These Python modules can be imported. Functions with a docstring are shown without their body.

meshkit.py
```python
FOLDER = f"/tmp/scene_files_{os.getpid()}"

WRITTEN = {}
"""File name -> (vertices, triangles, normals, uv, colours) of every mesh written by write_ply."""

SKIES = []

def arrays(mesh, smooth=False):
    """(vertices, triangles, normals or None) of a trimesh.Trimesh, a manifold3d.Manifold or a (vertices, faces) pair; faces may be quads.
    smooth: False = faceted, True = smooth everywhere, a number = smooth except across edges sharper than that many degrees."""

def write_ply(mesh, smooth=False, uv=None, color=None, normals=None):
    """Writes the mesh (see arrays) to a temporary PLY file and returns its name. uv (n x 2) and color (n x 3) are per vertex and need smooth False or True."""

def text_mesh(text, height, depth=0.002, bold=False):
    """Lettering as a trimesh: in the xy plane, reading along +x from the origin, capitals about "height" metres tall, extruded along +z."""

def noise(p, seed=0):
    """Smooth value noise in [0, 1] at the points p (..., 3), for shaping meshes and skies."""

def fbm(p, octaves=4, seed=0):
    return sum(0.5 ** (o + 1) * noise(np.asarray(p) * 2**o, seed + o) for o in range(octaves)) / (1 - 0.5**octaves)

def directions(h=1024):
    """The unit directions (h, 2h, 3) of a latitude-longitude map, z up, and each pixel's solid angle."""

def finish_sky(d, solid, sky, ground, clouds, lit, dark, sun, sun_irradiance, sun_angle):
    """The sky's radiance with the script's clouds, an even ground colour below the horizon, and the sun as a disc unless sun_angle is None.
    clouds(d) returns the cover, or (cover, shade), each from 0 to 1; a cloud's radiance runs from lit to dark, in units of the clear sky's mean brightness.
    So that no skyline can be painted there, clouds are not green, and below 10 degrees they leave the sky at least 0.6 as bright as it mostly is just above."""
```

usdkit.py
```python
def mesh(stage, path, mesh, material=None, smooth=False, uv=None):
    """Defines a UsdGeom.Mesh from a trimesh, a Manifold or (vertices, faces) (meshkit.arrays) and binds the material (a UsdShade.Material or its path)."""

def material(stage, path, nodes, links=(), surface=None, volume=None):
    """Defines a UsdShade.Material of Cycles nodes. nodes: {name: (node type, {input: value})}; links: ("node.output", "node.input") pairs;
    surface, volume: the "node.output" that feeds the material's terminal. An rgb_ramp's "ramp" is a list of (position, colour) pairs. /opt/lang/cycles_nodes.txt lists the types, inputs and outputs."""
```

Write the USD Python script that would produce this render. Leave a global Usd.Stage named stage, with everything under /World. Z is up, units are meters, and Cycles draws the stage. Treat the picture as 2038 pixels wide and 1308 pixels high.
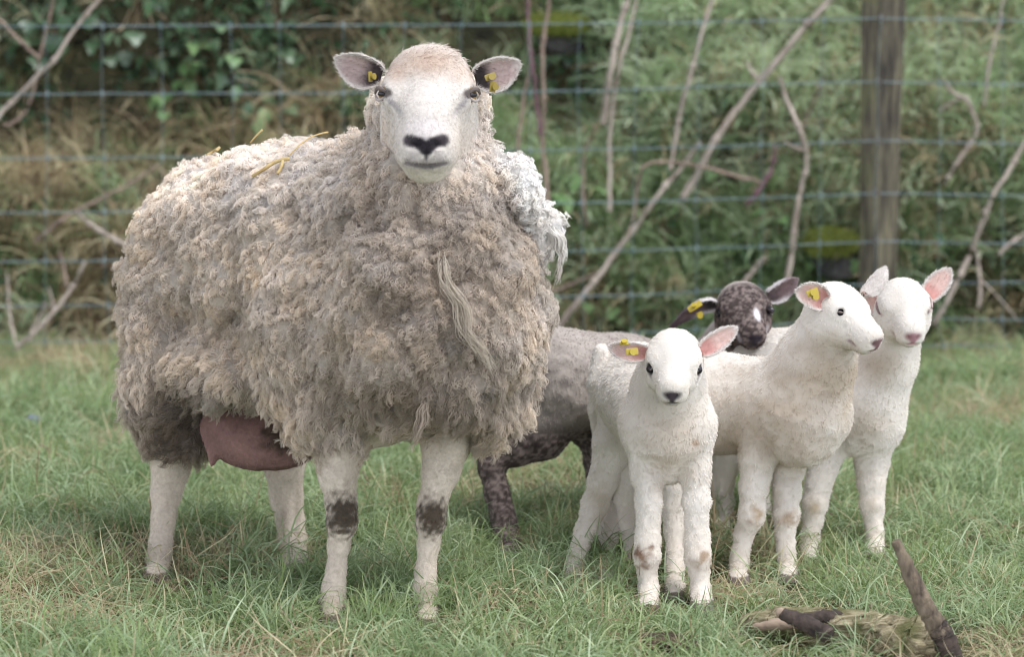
import math
import numpy as np, trimesh, usdkit, meshkit
from pxr import Usd, UsdGeom, UsdLux, UsdShade, Gf, Sdf, Vt

stage = Usd.Stage.CreateInMemory()
UsdGeom.SetStageUpAxis(stage, 'Z')
UsdGeom.Xform.Define(stage, '/World')
UsdGeom.Scope.Define(stage, '/World/Looks')

# ------------------------------------------------------------------ camera, sky, sun, exposure
CAM_H, FPX, HOR = 1.31, 6750.0, 909.0
PITCH = math.atan(HOR / FPX)
EXPOSURE = 1.2
cam = UsdGeom.Camera.Define(stage, '/World/camera')
cam.CreateHorizontalApertureAttr(36.0)
cam.CreateFocalLengthAttr(36.0 * FPX / 2038.0)
cam.AddTranslateOp().Set((0, 0, CAM_H))
cam.AddRotateXOp().Set(90 - math.degrees(PITCH))
cam.CreateFStopAttr(3.6)
cam.CreateFocusDistanceAttr(6.1)
cam.CreateExposureAttr(EXPOSURE)

SUN_EL, SUN_AZ = math.radians(62), math.radians(115)      # high, to the right
SKY_STRENGTH, SUN_I = 0.145, 0.28
dome = UsdLux.DomeLight.Define(stage, '/World/sky')
dome.GetPrim().SetCustomDataByKey('kind', 'structure')
sky_mat = usdkit.material(stage, '/World/Looks/sky', {
    's': ('sky_texture', {'sky_type': 'single_scattering', 'sun_disc': False, 'sun_elevation': SUN_EL, 'sun_rotation': SUN_AZ}),
    'tc': ('texture_coordinate', {}),
    'n': ('noise_texture', {'scale': 2.2, 'detail': 5.0, 'roughness': 0.55}),
    'r': ('rgb_ramp', {'ramp': [(0.25, (0.7, 0.7, 0.7)), (0.6, (0.95, 0.95, 0.95))]}),
    'bw': ('rgb_to_bw', {}),
    'g': ('mix', {'mix_type': 'multiply', 'fac': 1.0, 'color2': (1.25, 1.29, 1.46)}),
    'm': ('mix', {'mix_type': 'mix'}),
    'b': ('background_shader', {'strength': SKY_STRENGTH})},
    [('tc.generated', 'n.vector'), ('n.fac', 'r.fac'), ('s.color', 'bw.color'), ('bw.val', 'g.color1'),
     ('r.color', 'm.fac'), ('s.color', 'm.color1'), ('g.color', 'm.color2'), ('m.color', 'b.color')], surface='b.background')
UsdShade.MaterialBindingAPI.Apply(dome.GetPrim()).Bind(sky_mat)
sun = UsdLux.DistantLight.Define(stage, '/World/sun')
sun.CreateIntensityAttr(SUN_I); sun.CreateAngleAttr(32.0); sun.CreateNormalizeAttr(True)
sun.CreateColorAttr((1.0, 0.985, 0.96))
sun.AddRotateXYZOp().Set((math.degrees(math.pi / 2 - SUN_EL), 0, 180 - math.degrees(SUN_AZ)))

# ------------------------------------------------------------------ helpers
RNG = np.random.default_rng(11)
CP, SP = math.cos(PITCH), math.sin(PITCH)


def at(px, py, d):
    """World point seen at photograph pixel (px, py), standing at world depth y = d."""
    u, v = (px - 1019.0) / FPX, (654.0 - py) / FPX
    r = np.array([u, CP + v * SP, -SP + v * CP])
    return np.array([0, 0, CAM_H]) + r * (d / r[1])


def mpp(d):                                   # metres per photograph pixel at depth d
    return (d * CP + 0.1) / FPX


def gd(py):                                   # depth of the ground seen at row py
    v = (654.0 - py) / FPX
    return CAM_H * (CP + v * SP) / (SP - v * CP)


def project(p):
    p = np.asarray(p, float) - [0, 0, CAM_H]
    dep = p[..., 1] * CP - p[..., 2] * SP
    return 1019 + FPX * p[..., 0] / dep, 654 - FPX * (p[..., 1] * SP + p[..., 2] * CP) / dep


def unit(v):
    v = np.asarray(v, float)
    return v / np.maximum(np.linalg.norm(v, axis=-1, keepdims=True), 1e-12)


def sstep(a, b, x):
    t = np.clip((x - a) / (b - a), 0, 1)
    return t * t * (3 - 2 * t)


used = {}


def path_for(name, parent='/World'):
    key = f'{parent}/{name}'
    n = used.get(key, 0)
    used[key] = n + 1
    return key if n == 0 else f'{key}_{n:03d}'


def tag(prim, label=None, cat=None, group=None, kind=None):
    p = prim.GetPrim() if hasattr(prim, 'GetPrim') else prim
    for k, v in (('label', label), ('category', cat), ('group', group), ('kind', kind)):
        if v:
            p.SetCustomDataByKey(k, v)
    return p


def thing(name, label, cat, group=None):
    x = UsdGeom.Xform.Define(stage, path_for(name))
    return tag(x, label, cat, group).GetPath().pathString


def put(name, mesh, mat, parent='/World', smooth=False, tint=None):
    m = usdkit.mesh(stage, path_for(name, parent), mesh, mat, smooth)
    if tint is not None:
        pv = UsdGeom.PrimvarsAPI(m).CreatePrimvar('tint', Sdf.ValueTypeNames.Color3fArray, 'vertex')
        pv.Set(Vt.Vec3fArray.FromNumpy(np.asarray(tint, np.float32)))
    return m


def curves(name, pts, widths, tint, mat, parent):
    """pts (n, k, 3), widths (k,) or (n, k), tint (n, 3)."""
    n, k, _ = pts.shape
    c = UsdGeom.BasisCurves.Define(stage, path_for(name, parent))
    c.CreateTypeAttr('linear')
    c.CreatePointsAttr(Vt.Vec3fArray.FromNumpy(pts.reshape(-1, 3).astype(np.float32)))
    c.CreateCurveVertexCountsAttr(Vt.IntArray.FromNumpy(np.full(n, k, np.int32)))
    w = np.broadcast_to(widths, (n, k)).reshape(-1)
    c.CreateWidthsAttr(Vt.FloatArray.FromNumpy(w.astype(np.float32)))
    c.SetWidthsInterpolation('vertex')
    pv = UsdGeom.PrimvarsAPI(c).CreatePrimvar('tint', Sdf.ValueTypeNames.Color3fArray, 'uniform')
    pv.Set(Vt.Vec3fArray.FromNumpy(np.clip(tint, 0, 1).astype(np.float32)))
    UsdShade.MaterialBindingAPI.Apply(c.GetPrim()).Bind(mat)
    tag(c, kind='stuff')
    return c


def looks(name, nodes, links, surface):
    return usdkit.material(stage, '/World/Looks/' + name, nodes, links, surface=surface)


def noisy(name, c1, c2, scale, rough=0.85, bump=0.3, bdist=0.004, detail=5.0, stretch=(1, 1, 1), spec=0.3, c3=None, lo=0.35, hi=0.65):
    ramp = [(lo, c1), (hi, c2)] if c3 is None else [(lo, c1), ((lo + hi) / 2, c2), (hi, c3)]
    return looks(name, {
        'g': ('texture_coordinate', {}), 'mp': ('mapping', {'scale': stretch}),
        'n': ('noise_texture', {'scale': scale, 'detail': detail, 'roughness': 0.6}),
        'r': ('rgb_ramp', {'ramp': ramp}),
        'b': ('bump', {'strength': bump, 'distance': bdist}),
        'p': ('principled_bsdf', {'roughness': rough, 'specular_ior_level': spec})},
        [('g.object', 'mp.vector'), ('mp.vector', 'n.vector'), ('n.fac', 'r.fac'), ('r.color', 'p.base_color'), ('n.fac', 'b.height'), ('b.normal', 'p.normal')], 'p.BSDF')


def tinted(name, rough=0.9, spec=0.15, scale=160.0, amt=0.25, bump=0.4, bdist=0.003):
    """The mesh's own tint, broken up by a fine grain."""
    return looks(name, {
        'a': ('attribute', {'attribute': 'tint'}), 'g': ('texture_coordinate', {}),
        'n': ('noise_texture', {'scale': scale, 'detail': 4.0, 'roughness': 0.6}),
        'r': ('rgb_ramp', {'ramp': [(0.3, (1 - amt,) * 3), (0.7, (1, 1, 1))]}),
        'm': ('mix', {'mix_type': 'multiply', 'fac': 1.0}),
        'b': ('bump', {'strength': bump, 'distance': bdist}),
        'p': ('principled_bsdf', {'roughness': rough, 'specular_ior_level': spec})},
        [('g.object', 'n.vector'), ('n.fac', 'r.fac'), ('a.color', 'm.color1'), ('r.color', 'm.color2'), ('m.color', 'p.base_color'),
         ('n.fac', 'b.height'), ('b.normal', 'p.normal')], 'p.BSDF')


def leafy(name, ramp, trans=0.35, spec=0.3, rough=0.5):
    """Blades and leaves: colour varies from copy to copy, light passes through."""
    return looks(name, {
        'o': ('object_info', {}), 'gi': ('geometry', {}), 'ad': ('math', {'math_type': 'add'}), 'fr': ('math', {'math_type': 'fraction'}),
        'r': ('rgb_ramp', {'ramp': ramp}),
        'p': ('principled_bsdf', {'roughness': rough, 'specular_ior_level': spec}),
        't': ('translucent_bsdf', {}), 'm': ('mix_closure', {'fac': trans})},
        [('o.random', 'ad.value1'), ('gi.random_per_island', 'ad.value2'), ('ad.value', 'fr.value1'), ('fr.value', 'r.fac'),
         ('r.color', 'p.base_color'), ('r.color', 't.color'), ('p.BSDF', 'm.closure1'), ('t.BSDF', 'm.closure2')], 'm.closure')


HAIR = looks('hair', {'a': ('attribute', {'attribute': 'tint'}), 'd': ('diffuse_bsdf', {}), 't': ('translucent_bsdf', {}), 'm': ('mix_closure', {'fac': 0.25})},
             [('a.color', 'd.color'), ('a.color', 't.color'), ('d.BSDF', 'm.closure1'), ('t.BSDF', 'm.closure2')], 'm.closure')
FUR = looks('fur', {'a': ('attribute', {'attribute': 'tint'}), 'd': ('diffuse_bsdf', {})}, [('a.color', 'd.color')], 'd.BSDF')
SKIN = tinted('short_coat')
WOOL = tinted('wool', scale=90.0, amt=0.35, bump=0.7, bdist=0.006)
LAMB = tinted('lamb_wool', scale=220.0, amt=0.06, bump=0.2, bdist=0.002)
EARM = tinted('ear_skin', scale=150.0, amt=0.2, bump=0.2)
EYE_DARK = looks('eye_dark', {'p': ('principled_bsdf', {'base_color': (0.012, 0.010, 0.012), 'roughness': 0.12})}, [], 'p.BSDF')
EYE_AMBER = looks('eye_amber', {'p': ('principled_bsdf', {'base_color': (0.24, 0.15, 0.06), 'roughness': 0.12})}, [], 'p.BSDF')
TAG_OLD = looks('tag_dull_yellow', {'p': ('principled_bsdf', {'base_color': (0.27, 0.20, 0.03), 'roughness': 0.5})}, [], 'p.BSDF')
TAG_Y = looks('tag_yellow', {'p': ('principled_bsdf', {'base_color': (0.42, 0.32, 0.03), 'roughness': 0.4})}, [], 'p.BSDF')
WIRE = noisy('galvanised_wire', (0.10, 0.15, 0.155), (0.20, 0.255, 0.26), 30, rough=0.5, bump=0.1, spec=0.5)


# ---- implicit surfaces on a rectilinear grid, meshed by surface nets
def axis(lo, hi, h, fine=None, hf=None):
    """Grid coordinates from lo to hi: step h, finer step hf inside fine = (a, b)."""
    if fine is None:
        return np.arange(lo, hi + h, h)
    a, b = max(fine[0], lo), min(fine[1], hi)
    return np.concatenate([np.arange(lo, a - h * 0.3, h), np.arange(a, b, hf), np.arange(b, hi + h, h)])


class Field:
    def __init__(self, xs, ys, zs, k):
        self.ax, self.k = (xs, ys, zs), k
        self.F = np.full((len(xs), len(ys), len(zs)), 0.2, np.float32)

    def box(self, lo, hi):
        s = []
        for i in range(3):
            a = np.searchsorted(self.ax[i], lo[i]); b = np.searchsorted(self.ax[i], hi[i])
            s.append(slice(max(a - 1, 0), min(b + 1, len(self.ax[i]))))
        g = [self.ax[i][s[i]].astype(np.float32) for i in range(3)]
        return tuple(s), g[0][:, None, None], g[1][None, :, None], g[2][None, None, :]

    def blend(self, s, d, k):
        a = self.F[s]
        h = np.maximum(k - np.abs(a - d), 0) / k
        self.F[s] = np.minimum(a, d) - h * h * k * 0.25

    def cone(self, a, b, ra, rb, k=None):
        k = k or self.k
        a, b = np.asarray(a, float), np.asarray(b, float)
        r = max(ra, rb) + k + 0.02
        s, x, y, z = self.box(np.minimum(a, b) - r, np.maximum(a, b) + r)
        ba = b - a
        L = max(ba @ ba, 1e-9)
        h = np.clip(((x - a[0]) * ba[0] + (y - a[1]) * ba[1] + (z - a[2]) * ba[2]) / L, 0, 1)
        d = np.sqrt((x - a[0] - h * ba[0]) ** 2 + (y - a[1] - h * ba[1]) ** 2 + (z - a[2] - h * ba[2]) ** 2) - (ra + (rb - ra) * h)
        self.blend(s, d.astype(np.float32), k)
        return self

    def chain(self, pts, k=None):
        """pts: (px, py, depth, half width in pixels)."""
        P = [(at(p[0], p[1], p[2]), p[3] * mpp(p[2])) for p in pts]
        for (a, ra), (b, rb) in zip(P[:-1], P[1:]):
            self.cone(a, b, ra, rb, k)
        return self

    def ell(self, c, radii, R=None, k=None, carve=False):
        k = k or self.k
        c, radii = np.asarray(c, float), np.asarray(radii, float)
        R = np.eye(3) if R is None else R                 # rows: local axes
        m = radii.max() + k + 0.02
        s, x, y, z = self.box(c - m, c + m)
        x, y, z = x - c[0], y - c[1], z - c[2]
        q = [R[i, 0] * x + R[i, 1] * y + R[i, 2] * z for i in range(3)]
        k0 = np.sqrt(sum((q[i] / radii[i]) ** 2 for i in range(3)))
        k1 = np.sqrt(sum((q[i] / radii[i] ** 2) ** 2 for i in range(3)))
        d = (k0 * (k0 - 1) / np.maximum(k1, 1e-6)).astype(np.float32)
        if carve:
            a = self.F[s]
            h = np.maximum(k - np.abs(a + d), 0) / k
            self.F[s] = np.maximum(a, -d) + h * h * k * 0.25
        else:
            self.blend(s, d, k)
        return self

    def mesh(self):
        F = self.F
        n = F.shape
        S = F < 0
        cs = [S[i:n[0] - 1 + i, j:n[1] - 1 + j, k:n[2] - 1 + k] for i in (0, 1) for j in (0, 1) for k in (0, 1)]
        anyc, allc = cs[0].copy(), cs[0].copy()
        for c in cs[1:]:
            anyc |= c; allc &= c
        act = anyc & ~allc
        I = np.argwhere(act)
        idx = np.full(act.shape, -1, np.int32)
        idx[act] = np.arange(len(I))
        acc, cnt = np.zeros((len(I), 3)), np.zeros(len(I))
        for ax in range(3):
            for u in (0, 1):
                for v in (0, 1):
                    o = np.insert([u, v], ax, 0)
                    e = o.copy(); e[ax] = 1
                    a, b = I + o, I + e
                    fa, fb = F[a[:, 0], a[:, 1], a[:, 2]], F[b[:, 0], b[:, 1], b[:, 2]]
                    on = (fa < 0) != (fb < 0)
                    t = fa / np.where(on, fa - fb, 1)
                    p = a.astype(float); p[:, ax] += t
                    acc[on] += p[on]; cnt[on] += 1
        p = acc / cnt[:, None]
        V = np.stack([np.interp(p[:, i], np.arange(n[i]), self.ax[i]) for i in range(3)], 1)
        faces = []
        for ax in range(3):
            A, B = [slice(None)] * 3, [slice(None)] * 3
            A[ax], B[ax] = slice(0, -1), slice(1, None)
            sa, sb = S[tuple(A)], S[tuple(B)]
            u, v = [i for i in range(3) if i != ax]
            E = np.argwhere(sa != sb)
            E = E[(E[:, u] > 0) & (E[:, v] > 0) & (E[:, u] < n[u] - 1) & (E[:, v] < n[v] - 1)]
            inside = sa[E[:, 0], E[:, 1], E[:, 2]]
            q = []
            for du, dv in ((-1, -1), (0, -1), (0, 0), (-1, 0)):
                c = E.copy(); c[:, u] += du; c[:, v] += dv
                q.append(idx[c[:, 0], c[:, 1], c[:, 2]])
            q = np.stack(q, 1)
            flip = ~inside if ax != 1 else inside
            q[flip] = q[flip][:, ::-1]
            faces.append(q)
        f = np.vstack(faces)
        f = np.vstack([f[:, [0, 1, 2]], f[:, [0, 2, 3]]])
        return V, f


def vnormals(v, f):
    n = np.zeros_like(v)
    c = np.cross(v[f[:, 1]] - v[f[:, 0]], v[f[:, 2]] - v[f[:, 0]])
    for k in range(3):
        np.add.at(n, f[:, k], c)
    return unit(n)


def paint(T, v, c, radii, col, soft=0.5, R=None, amount=1.0, ragged=0.0):
    """Blend colour col into tints T inside an ellipsoid about c."""
    q = v - np.asarray(c)
    if R is not None:
        q = q @ np.asarray(R).T
    d = np.sqrt(((q / np.asarray(radii)) ** 2).sum(1))
    if ragged:
        d = d + ragged * (meshkit.fbm(v * 120, 3, 5) - 0.5) * 2
    w = amount * (1 - sstep(1 - soft, 1 + soft * 0.4, d))
    T += w[:, None] * (np.asarray(col) - T)


def sample(v, f, n, rng, weight=None):
    a = np.linalg.norm(np.cross(v[f[:, 1]] - v[f[:, 0]], v[f[:, 2]] - v[f[:, 0]]), axis=1)
    if weight is not None:
        a = a * weight[f].mean(1)
    c = np.cumsum(a)
    i = np.searchsorted(c, rng.uniform(0, c[-1], n))
    i = np.minimum(i, len(f) - 1)
    r1, r2 = np.sqrt(rng.uniform(0, 1, n)), rng.uniform(0, 1, n)
    w = np.stack([1 - r1, r1 * (1 - r2), r1 * r2], 1)
    return f[i], w


def fur(name, v, f, T, n, length, parent, rng, lay=0.5, width=0.0009, jitter=0.35, weight=None, flow=(0, 0.15, -1), curl=0.0, bright=1.0, crimp=0.0):
    nv = vnormals(v, f)
    tri, w = sample(v, f, n, rng, weight)
    get = lambda A: (A[tri] * w[..., None]).sum(1)
    P, N, C = get(v), unit(get(nv)), get(T)
    L = (get(length[:, None])[:, 0] if np.ndim(length) else np.full(n, length)) * rng.uniform(0.6, 1.25, n)
    fl = np.asarray(flow, float) + np.zeros((n, 3))
    fl = unit(fl - (fl * N).sum(1, keepdims=True) * N + 1e-6)
    cl = np.stack([meshkit.noise(P * 125 + 31 * i, 70 + i) - 0.5 for i in range(3)], 1) * crimp if crimp else 0.0
    D = unit(N * (1 - lay) + fl * lay + cl + rng.normal(0, jitter, (n, 3)))
    D = unit(D + N * np.maximum(0.30 - (D * N).sum(1, keepdims=True), 0))
    D2 = unit(D + fl * lay * 0.8 + rng.normal(0, jitter * 0.6 + curl, (n, 3)))
    D2 = unit(D2 + N * np.maximum(0.12 - (D2 * N).sum(1, keepdims=True), 0))
    pts = np.stack([P - N * 0.001, P + D * L[:, None] * 0.5, P + D * L[:, None] * 0.5 + D2 * L[:, None] * 0.5], 1)
    C = C * rng.uniform(0.94, 1.05, (n, 1)) * bright
    return curves(name, pts, width * np.array([1.0, 0.85, 0.35]), C, FUR, parent)


def tube(pts, radii, sides=8, rng=None, rough=0.0, cap=True):
    p = np.asarray(pts, float)
    t = unit(np.gradient(p, axis=0))
    a = np.cross(t, np.where(np.abs(t[:, 2:]) < 0.9, [0, 0, 1.0], [1.0, 0, 0])); a = unit(a)
    b = np.cross(t, a)
    ang = np.arange(sides) * 2 * np.pi / sides
    r = np.broadcast_to(radii, (len(p),))[:, None] * (1 + (rng.normal(0, rough, (len(p), sides)) if rng is not None else 0))
    v = p[:, None] + r[..., None] * (np.cos(ang)[None, :, None] * a[:, None] + np.sin(ang)[None, :, None] * b[:, None])
    i, j = np.meshgrid(np.arange(len(p) - 1), np.arange(sides), indexing='ij')
    q = np.stack([i * sides + j, i * sides + (j + 1) % sides, (i + 1) * sides + (j + 1) % sides, (i + 1) * sides + j], -1).reshape(-1, 4)
    f = np.vstack([q[:, [0, 1, 2]], q[:, [0, 2, 3]]])
    v = v.reshape(-1, 3)
    if cap:
        n = len(v)
        v = np.vstack([v, p[0] - t[0] * r[0].mean() * 0.3, p[-1] + t[-1] * r[-1].mean() * 0.3])
        k = np.arange(sides)
        f = np.vstack([f, np.stack([np.full(sides, n), (k + 1) % sides, k], 1),
                       np.stack([np.full(sides, n + 1), n - sides + k, n - sides + (k + 1) % sides], 1)])
    return v, f


def smooth_line(pts, n):
    pts = np.asarray(pts, float)
    s = np.concatenate([[0], np.cumsum(np.linalg.norm(np.diff(pts, axis=0), axis=1))])
    t = np.linspace(0, s[-1], n)
    if len(pts) < 3:
        return np.stack([np.interp(t, s, pts[:, i]) for i in range(3)], 1)
    from scipy.interpolate import PchipInterpolator
    return PchipInterpolator(s, pts)(t)


def join(parts):
    vs, fs, n = [], [], 0
    for v, f in parts:
        vs.append(v); fs.append(np.asarray(f) + n); n += len(v)
    return np.vstack(vs), np.vstack(fs)


# ------------------------------------------------------------------ ground and bank
def ground_z(x, y):
    p = np.stack([x, y, np.zeros_like(x)], -1)
    return (meshkit.fbm(p * 2.2, 3, 3) - 0.5) * 0.035 * np.clip((9.4 - y) / 0.5, 0, 1)


def grid(xs, ys, fn):
    X, Y = np.meshgrid(xs, ys, indexing='ij')
    V = fn(X, Y).reshape(-1, 3)
    i, j = np.meshgrid(np.arange(len(xs) - 1), np.arange(len(ys) - 1), indexing='ij')
    k = len(ys)
    q = np.stack([i * k + j, (i + 1) * k + j, (i + 1) * k + j + 1, i * k + j + 1], -1).reshape(-1, 4)
    return V, np.vstack([q[:, [0, 1, 2]], q[:, [0, 2, 3]]])


SOIL = noisy('turf_soil', (0.035, 0.04, 0.016), (0.075, 0.085, 0.03), 14, bump=0.6, bdist=0.02, c3=(0.10, 0.085, 0.045))
gx = np.concatenate([np.linspace(-60, -4, 16), np.linspace(-3.8, 3.8, 130), np.linspace(4, 60, 16)])
gy = np.concatenate([np.linspace(-60, 4, 18), np.linspace(4.2, 10.0, 110), np.linspace(10.5, 60, 14)])
put('ground', grid(gx, gy, lambda X, Y: np.stack([X, Y, ground_z(X, Y) - 0.25 * (Y > 9.7)], -1)), SOIL, smooth=True)
tag(stage.GetPrimAtPath('/World/ground'), kind='structure')

BY0 = 9.42
HOLES = [(at(1120, 150, 10.1), 0.16, 0.30), (at(60, 110, 10.2), 0.26, 0.26), (at(250, 150, 10.2), 0.20, 0.2), (at(420, 120, 10.1), 0.24, 0.25), (at(640, 60, 10.1), 0.16, 0.15),
         (at(1660, 545, 9.75), 0.11, 0.2), (at(1180, 600, 9.6), 0.10, 0.12), (at(240, 560, 9.7), 0.10, 0.12), (at(1930, 560, 9.7), 0.13, 0.14), (at(1420, 330, 9.9), 0.12, 0.1)]


def bank(X, s):
    """A steep hedge bank: s runs from its foot (0) up its face (1.9) and over the top."""
    h = 1.75 * sstep(-0.25, 1.0, s / 2.1) - 1.75 * sstep(-0.25, 1.0, np.zeros_like(s))
    y = BY0 + 0.10 * s + 0.35 * s ** 1.55 * 0.55
    y = y + np.where(s > 2.1, (s - 2.1) * 4.5, 0)
    P = np.stack([X, y + np.zeros_like(X), h + np.zeros_like(X)], -1)
    q = P * [1, 1, 1]
    n = np.array([0, -0.8, 0.6])
    d = (meshkit.fbm(q * 2.3, 3, 9) - 0.5) * 0.34 + (meshkit.fbm(q * 9.0, 3, 19) - 0.5) * 0.10
    d = d * np.clip(s / 0.25, 0.12, 1)
    for c, r, dep in HOLES:
        d = d - dep * np.exp(-((P[..., 0] - c[0]) ** 2 + (P[..., 2] - c[2]) ** 2) / r ** 2)
    return P + n * d[..., None]


BANK_SOIL = noisy('bank_soil', (0.02, 0.018, 0.012), (0.06, 0.06, 0.03), 12, bump=0.7, bdist=0.02, c3=(0.11, 0.095, 0.055))
bx = np.concatenate([np.linspace(-45, -4, 30), np.linspace(-3.9, 3.9, 190), np.linspace(4, 45, 30)])
bs = np.concatenate([[-0.12], np.linspace(0, 2.1, 80), np.linspace(2.2, 12, 12)])
put('bank', grid(bx, bs, bank), BANK_SOIL, smooth=True)
tag(stage.GetPrimAtPath('/World/bank'), kind='structure')


# ------------------------------------------------------------------ grass
def blade_mesh(rng, L, W, lean, droop, az, root, segs=5, curlup=0.0):
    s = np.linspace(0, 1, segs + 1)
    ang = lean + droop * s ** 1.4 + curlup * s ** 3
    dr, dz = np.sin(ang), np.cos(ang)
    r = np.concatenate([[0], np.cumsum((dr[1:] + dr[:-1]) / 2)]) * L / segs
    z = np.concatenate([[0], np.cumsum((dz[1:] + dz[:-1]) / 2)]) * L / segs
    z = np.maximum(z, 0.002 + 0.004 * rng.uniform()) if root[2] == 0 else z
    side = np.array([-math.sin(az), math.cos(az), 0])
    c = np.array(root) + np.stack([r * math.cos(az), r * math.sin(az), z], 1)
    tw = rng.normal(0, 0.6)
    w = W * np.sqrt(np.clip(1 - s ** 1.8, 0, 1)) * 0.5 + 0.0002
    up = np.stack([-np.cos(ang) * math.cos(az), -np.cos(ang) * math.sin(az), np.sin(ang)], 1)
    sd = side * math.cos(tw) + up * math.sin(tw)
    v = np.empty((2 * (segs + 1), 3))
    v[0::2], v[1::2] = c - sd * w[:, None], c + sd * w[:, None]
    k = np.arange(segs) * 2
    f = np.vstack([np.stack([k, k + 1, k + 3], 1), np.stack([k, k + 3, k + 2], 1)])
    return v, f


def tuft(rng, n, rad, L, W, lean, droop, az0=None, azs=None, curlup=0.0, segs=5):
    out = []
    for _ in range(n):
        a = rng.uniform(0, 2 * np.pi); r = rad * math.sqrt(rng.uniform())
        az = rng.uniform(0, 2 * np.pi) if az0 is None else rng.normal(az0, azs)
        out.append(blade_mesh(rng, rng.uniform(*L), rng.uniform(*W), abs(rng.normal(lean, 0.3)), rng.uniform(*droop), az,
                              (r * math.cos(a), r * math.sin(a), 0), segs, rng.normal(0, curlup) if curlup else 0))
    return join(out)


def quat_z(yaw, tx=None, ty=None):
    """Rotations about z by yaw after a small tilt, as (w, x, y, z)."""
    n = len(yaw)
    c, s = np.cos(yaw / 2), np.sin(yaw / 2)
    tx = np.zeros(n) if tx is None else tx
    ty = np.zeros(n) if ty is None else ty
    a, b = np.cos(tx / 2), np.sin(tx / 2)
    e, g = np.cos(ty / 2), np.sin(ty / 2)
    # qy * qx
    w1, x1, y1, z1 = e * a, e * b, g * a, -g * b
    return np.stack([c * w1 - s * z1, c * x1 - s * y1, c * y1 + s * x1, c * z1 + s * w1], 1)


def scatter(name, protos, mats, pos, quat, scale, which, label, cat):
    pi = UsdGeom.PointInstancer.Define(stage, path_for(name))
    tg = []
    for i, (m, mt) in enumerate(zip(protos, mats)):
        tg.append(usdkit.mesh(stage, f'{pi.GetPath()}/{"blade_clump" if i == 0 else f"blade_clump_{i:03d}"}', m, mt).GetPath())
    pi.CreatePrototypesRel().SetTargets(tg)
    pi.CreateProtoIndicesAttr(Vt.IntArray.FromNumpy(np.asarray(which, np.int32)))
    pi.CreatePositionsAttr(Vt.Vec3fArray.FromNumpy(pos.astype(np.float32)))
    pi.CreateOrientationsAttr(Vt.QuathArray([Gf.Quath(float(q[0]), float(q[1]), float(q[2]), float(q[3])) for q in quat]))
    pi.CreateScalesAttr(Vt.Vec3fArray.FromNumpy(np.repeat(scale[:, None], 3, 1).astype(np.float32)))
    tag(pi, label, cat, kind='stuff')


GREEN = leafy('grass_green', [(0, (0.12, 0.17, 0.05)), (0.3, (0.21, 0.28, 0.10)), (0.6, (0.29, 0.37, 0.155)), (0.85, (0.37, 0.45, 0.23)), (1, (0.44, 0.44, 0.24))], rough=0.4, spec=0.45)
GREEN2 = leafy('grass_blue_green', [(0, (0.14, 0.20, 0.08)), (0.5, (0.24, 0.33, 0.155)), (1, (0.38, 0.47, 0.28))], rough=0.4, spec=0.5)
STRAW = leafy('grass_straw', [(0, (0.28, 0.20, 0.11)), (0.4, (0.44, 0.36, 0.22)), (0.75, (0.56, 0.49, 0.31)), (1, (0.36, 0.35, 0.18))], trans=0.25)
BROWN = leafy('grass_brown', [(0, (0.14, 0.095, 0.055)), (0.6, (0.32, 0.235, 0.15)), (1, (0.45, 0.36, 0.24))], trans=0.2)
r = np.random.default_rng(5)
protos, mats = [], []
for i in range(5):
    protos.append(tuft(r, 32, 0.045, (0.045, 0.11), (0.0014, 0.0034), 0.55, (0.5, 1.8), curlup=0.6)); mats.append(GREEN)
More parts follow.
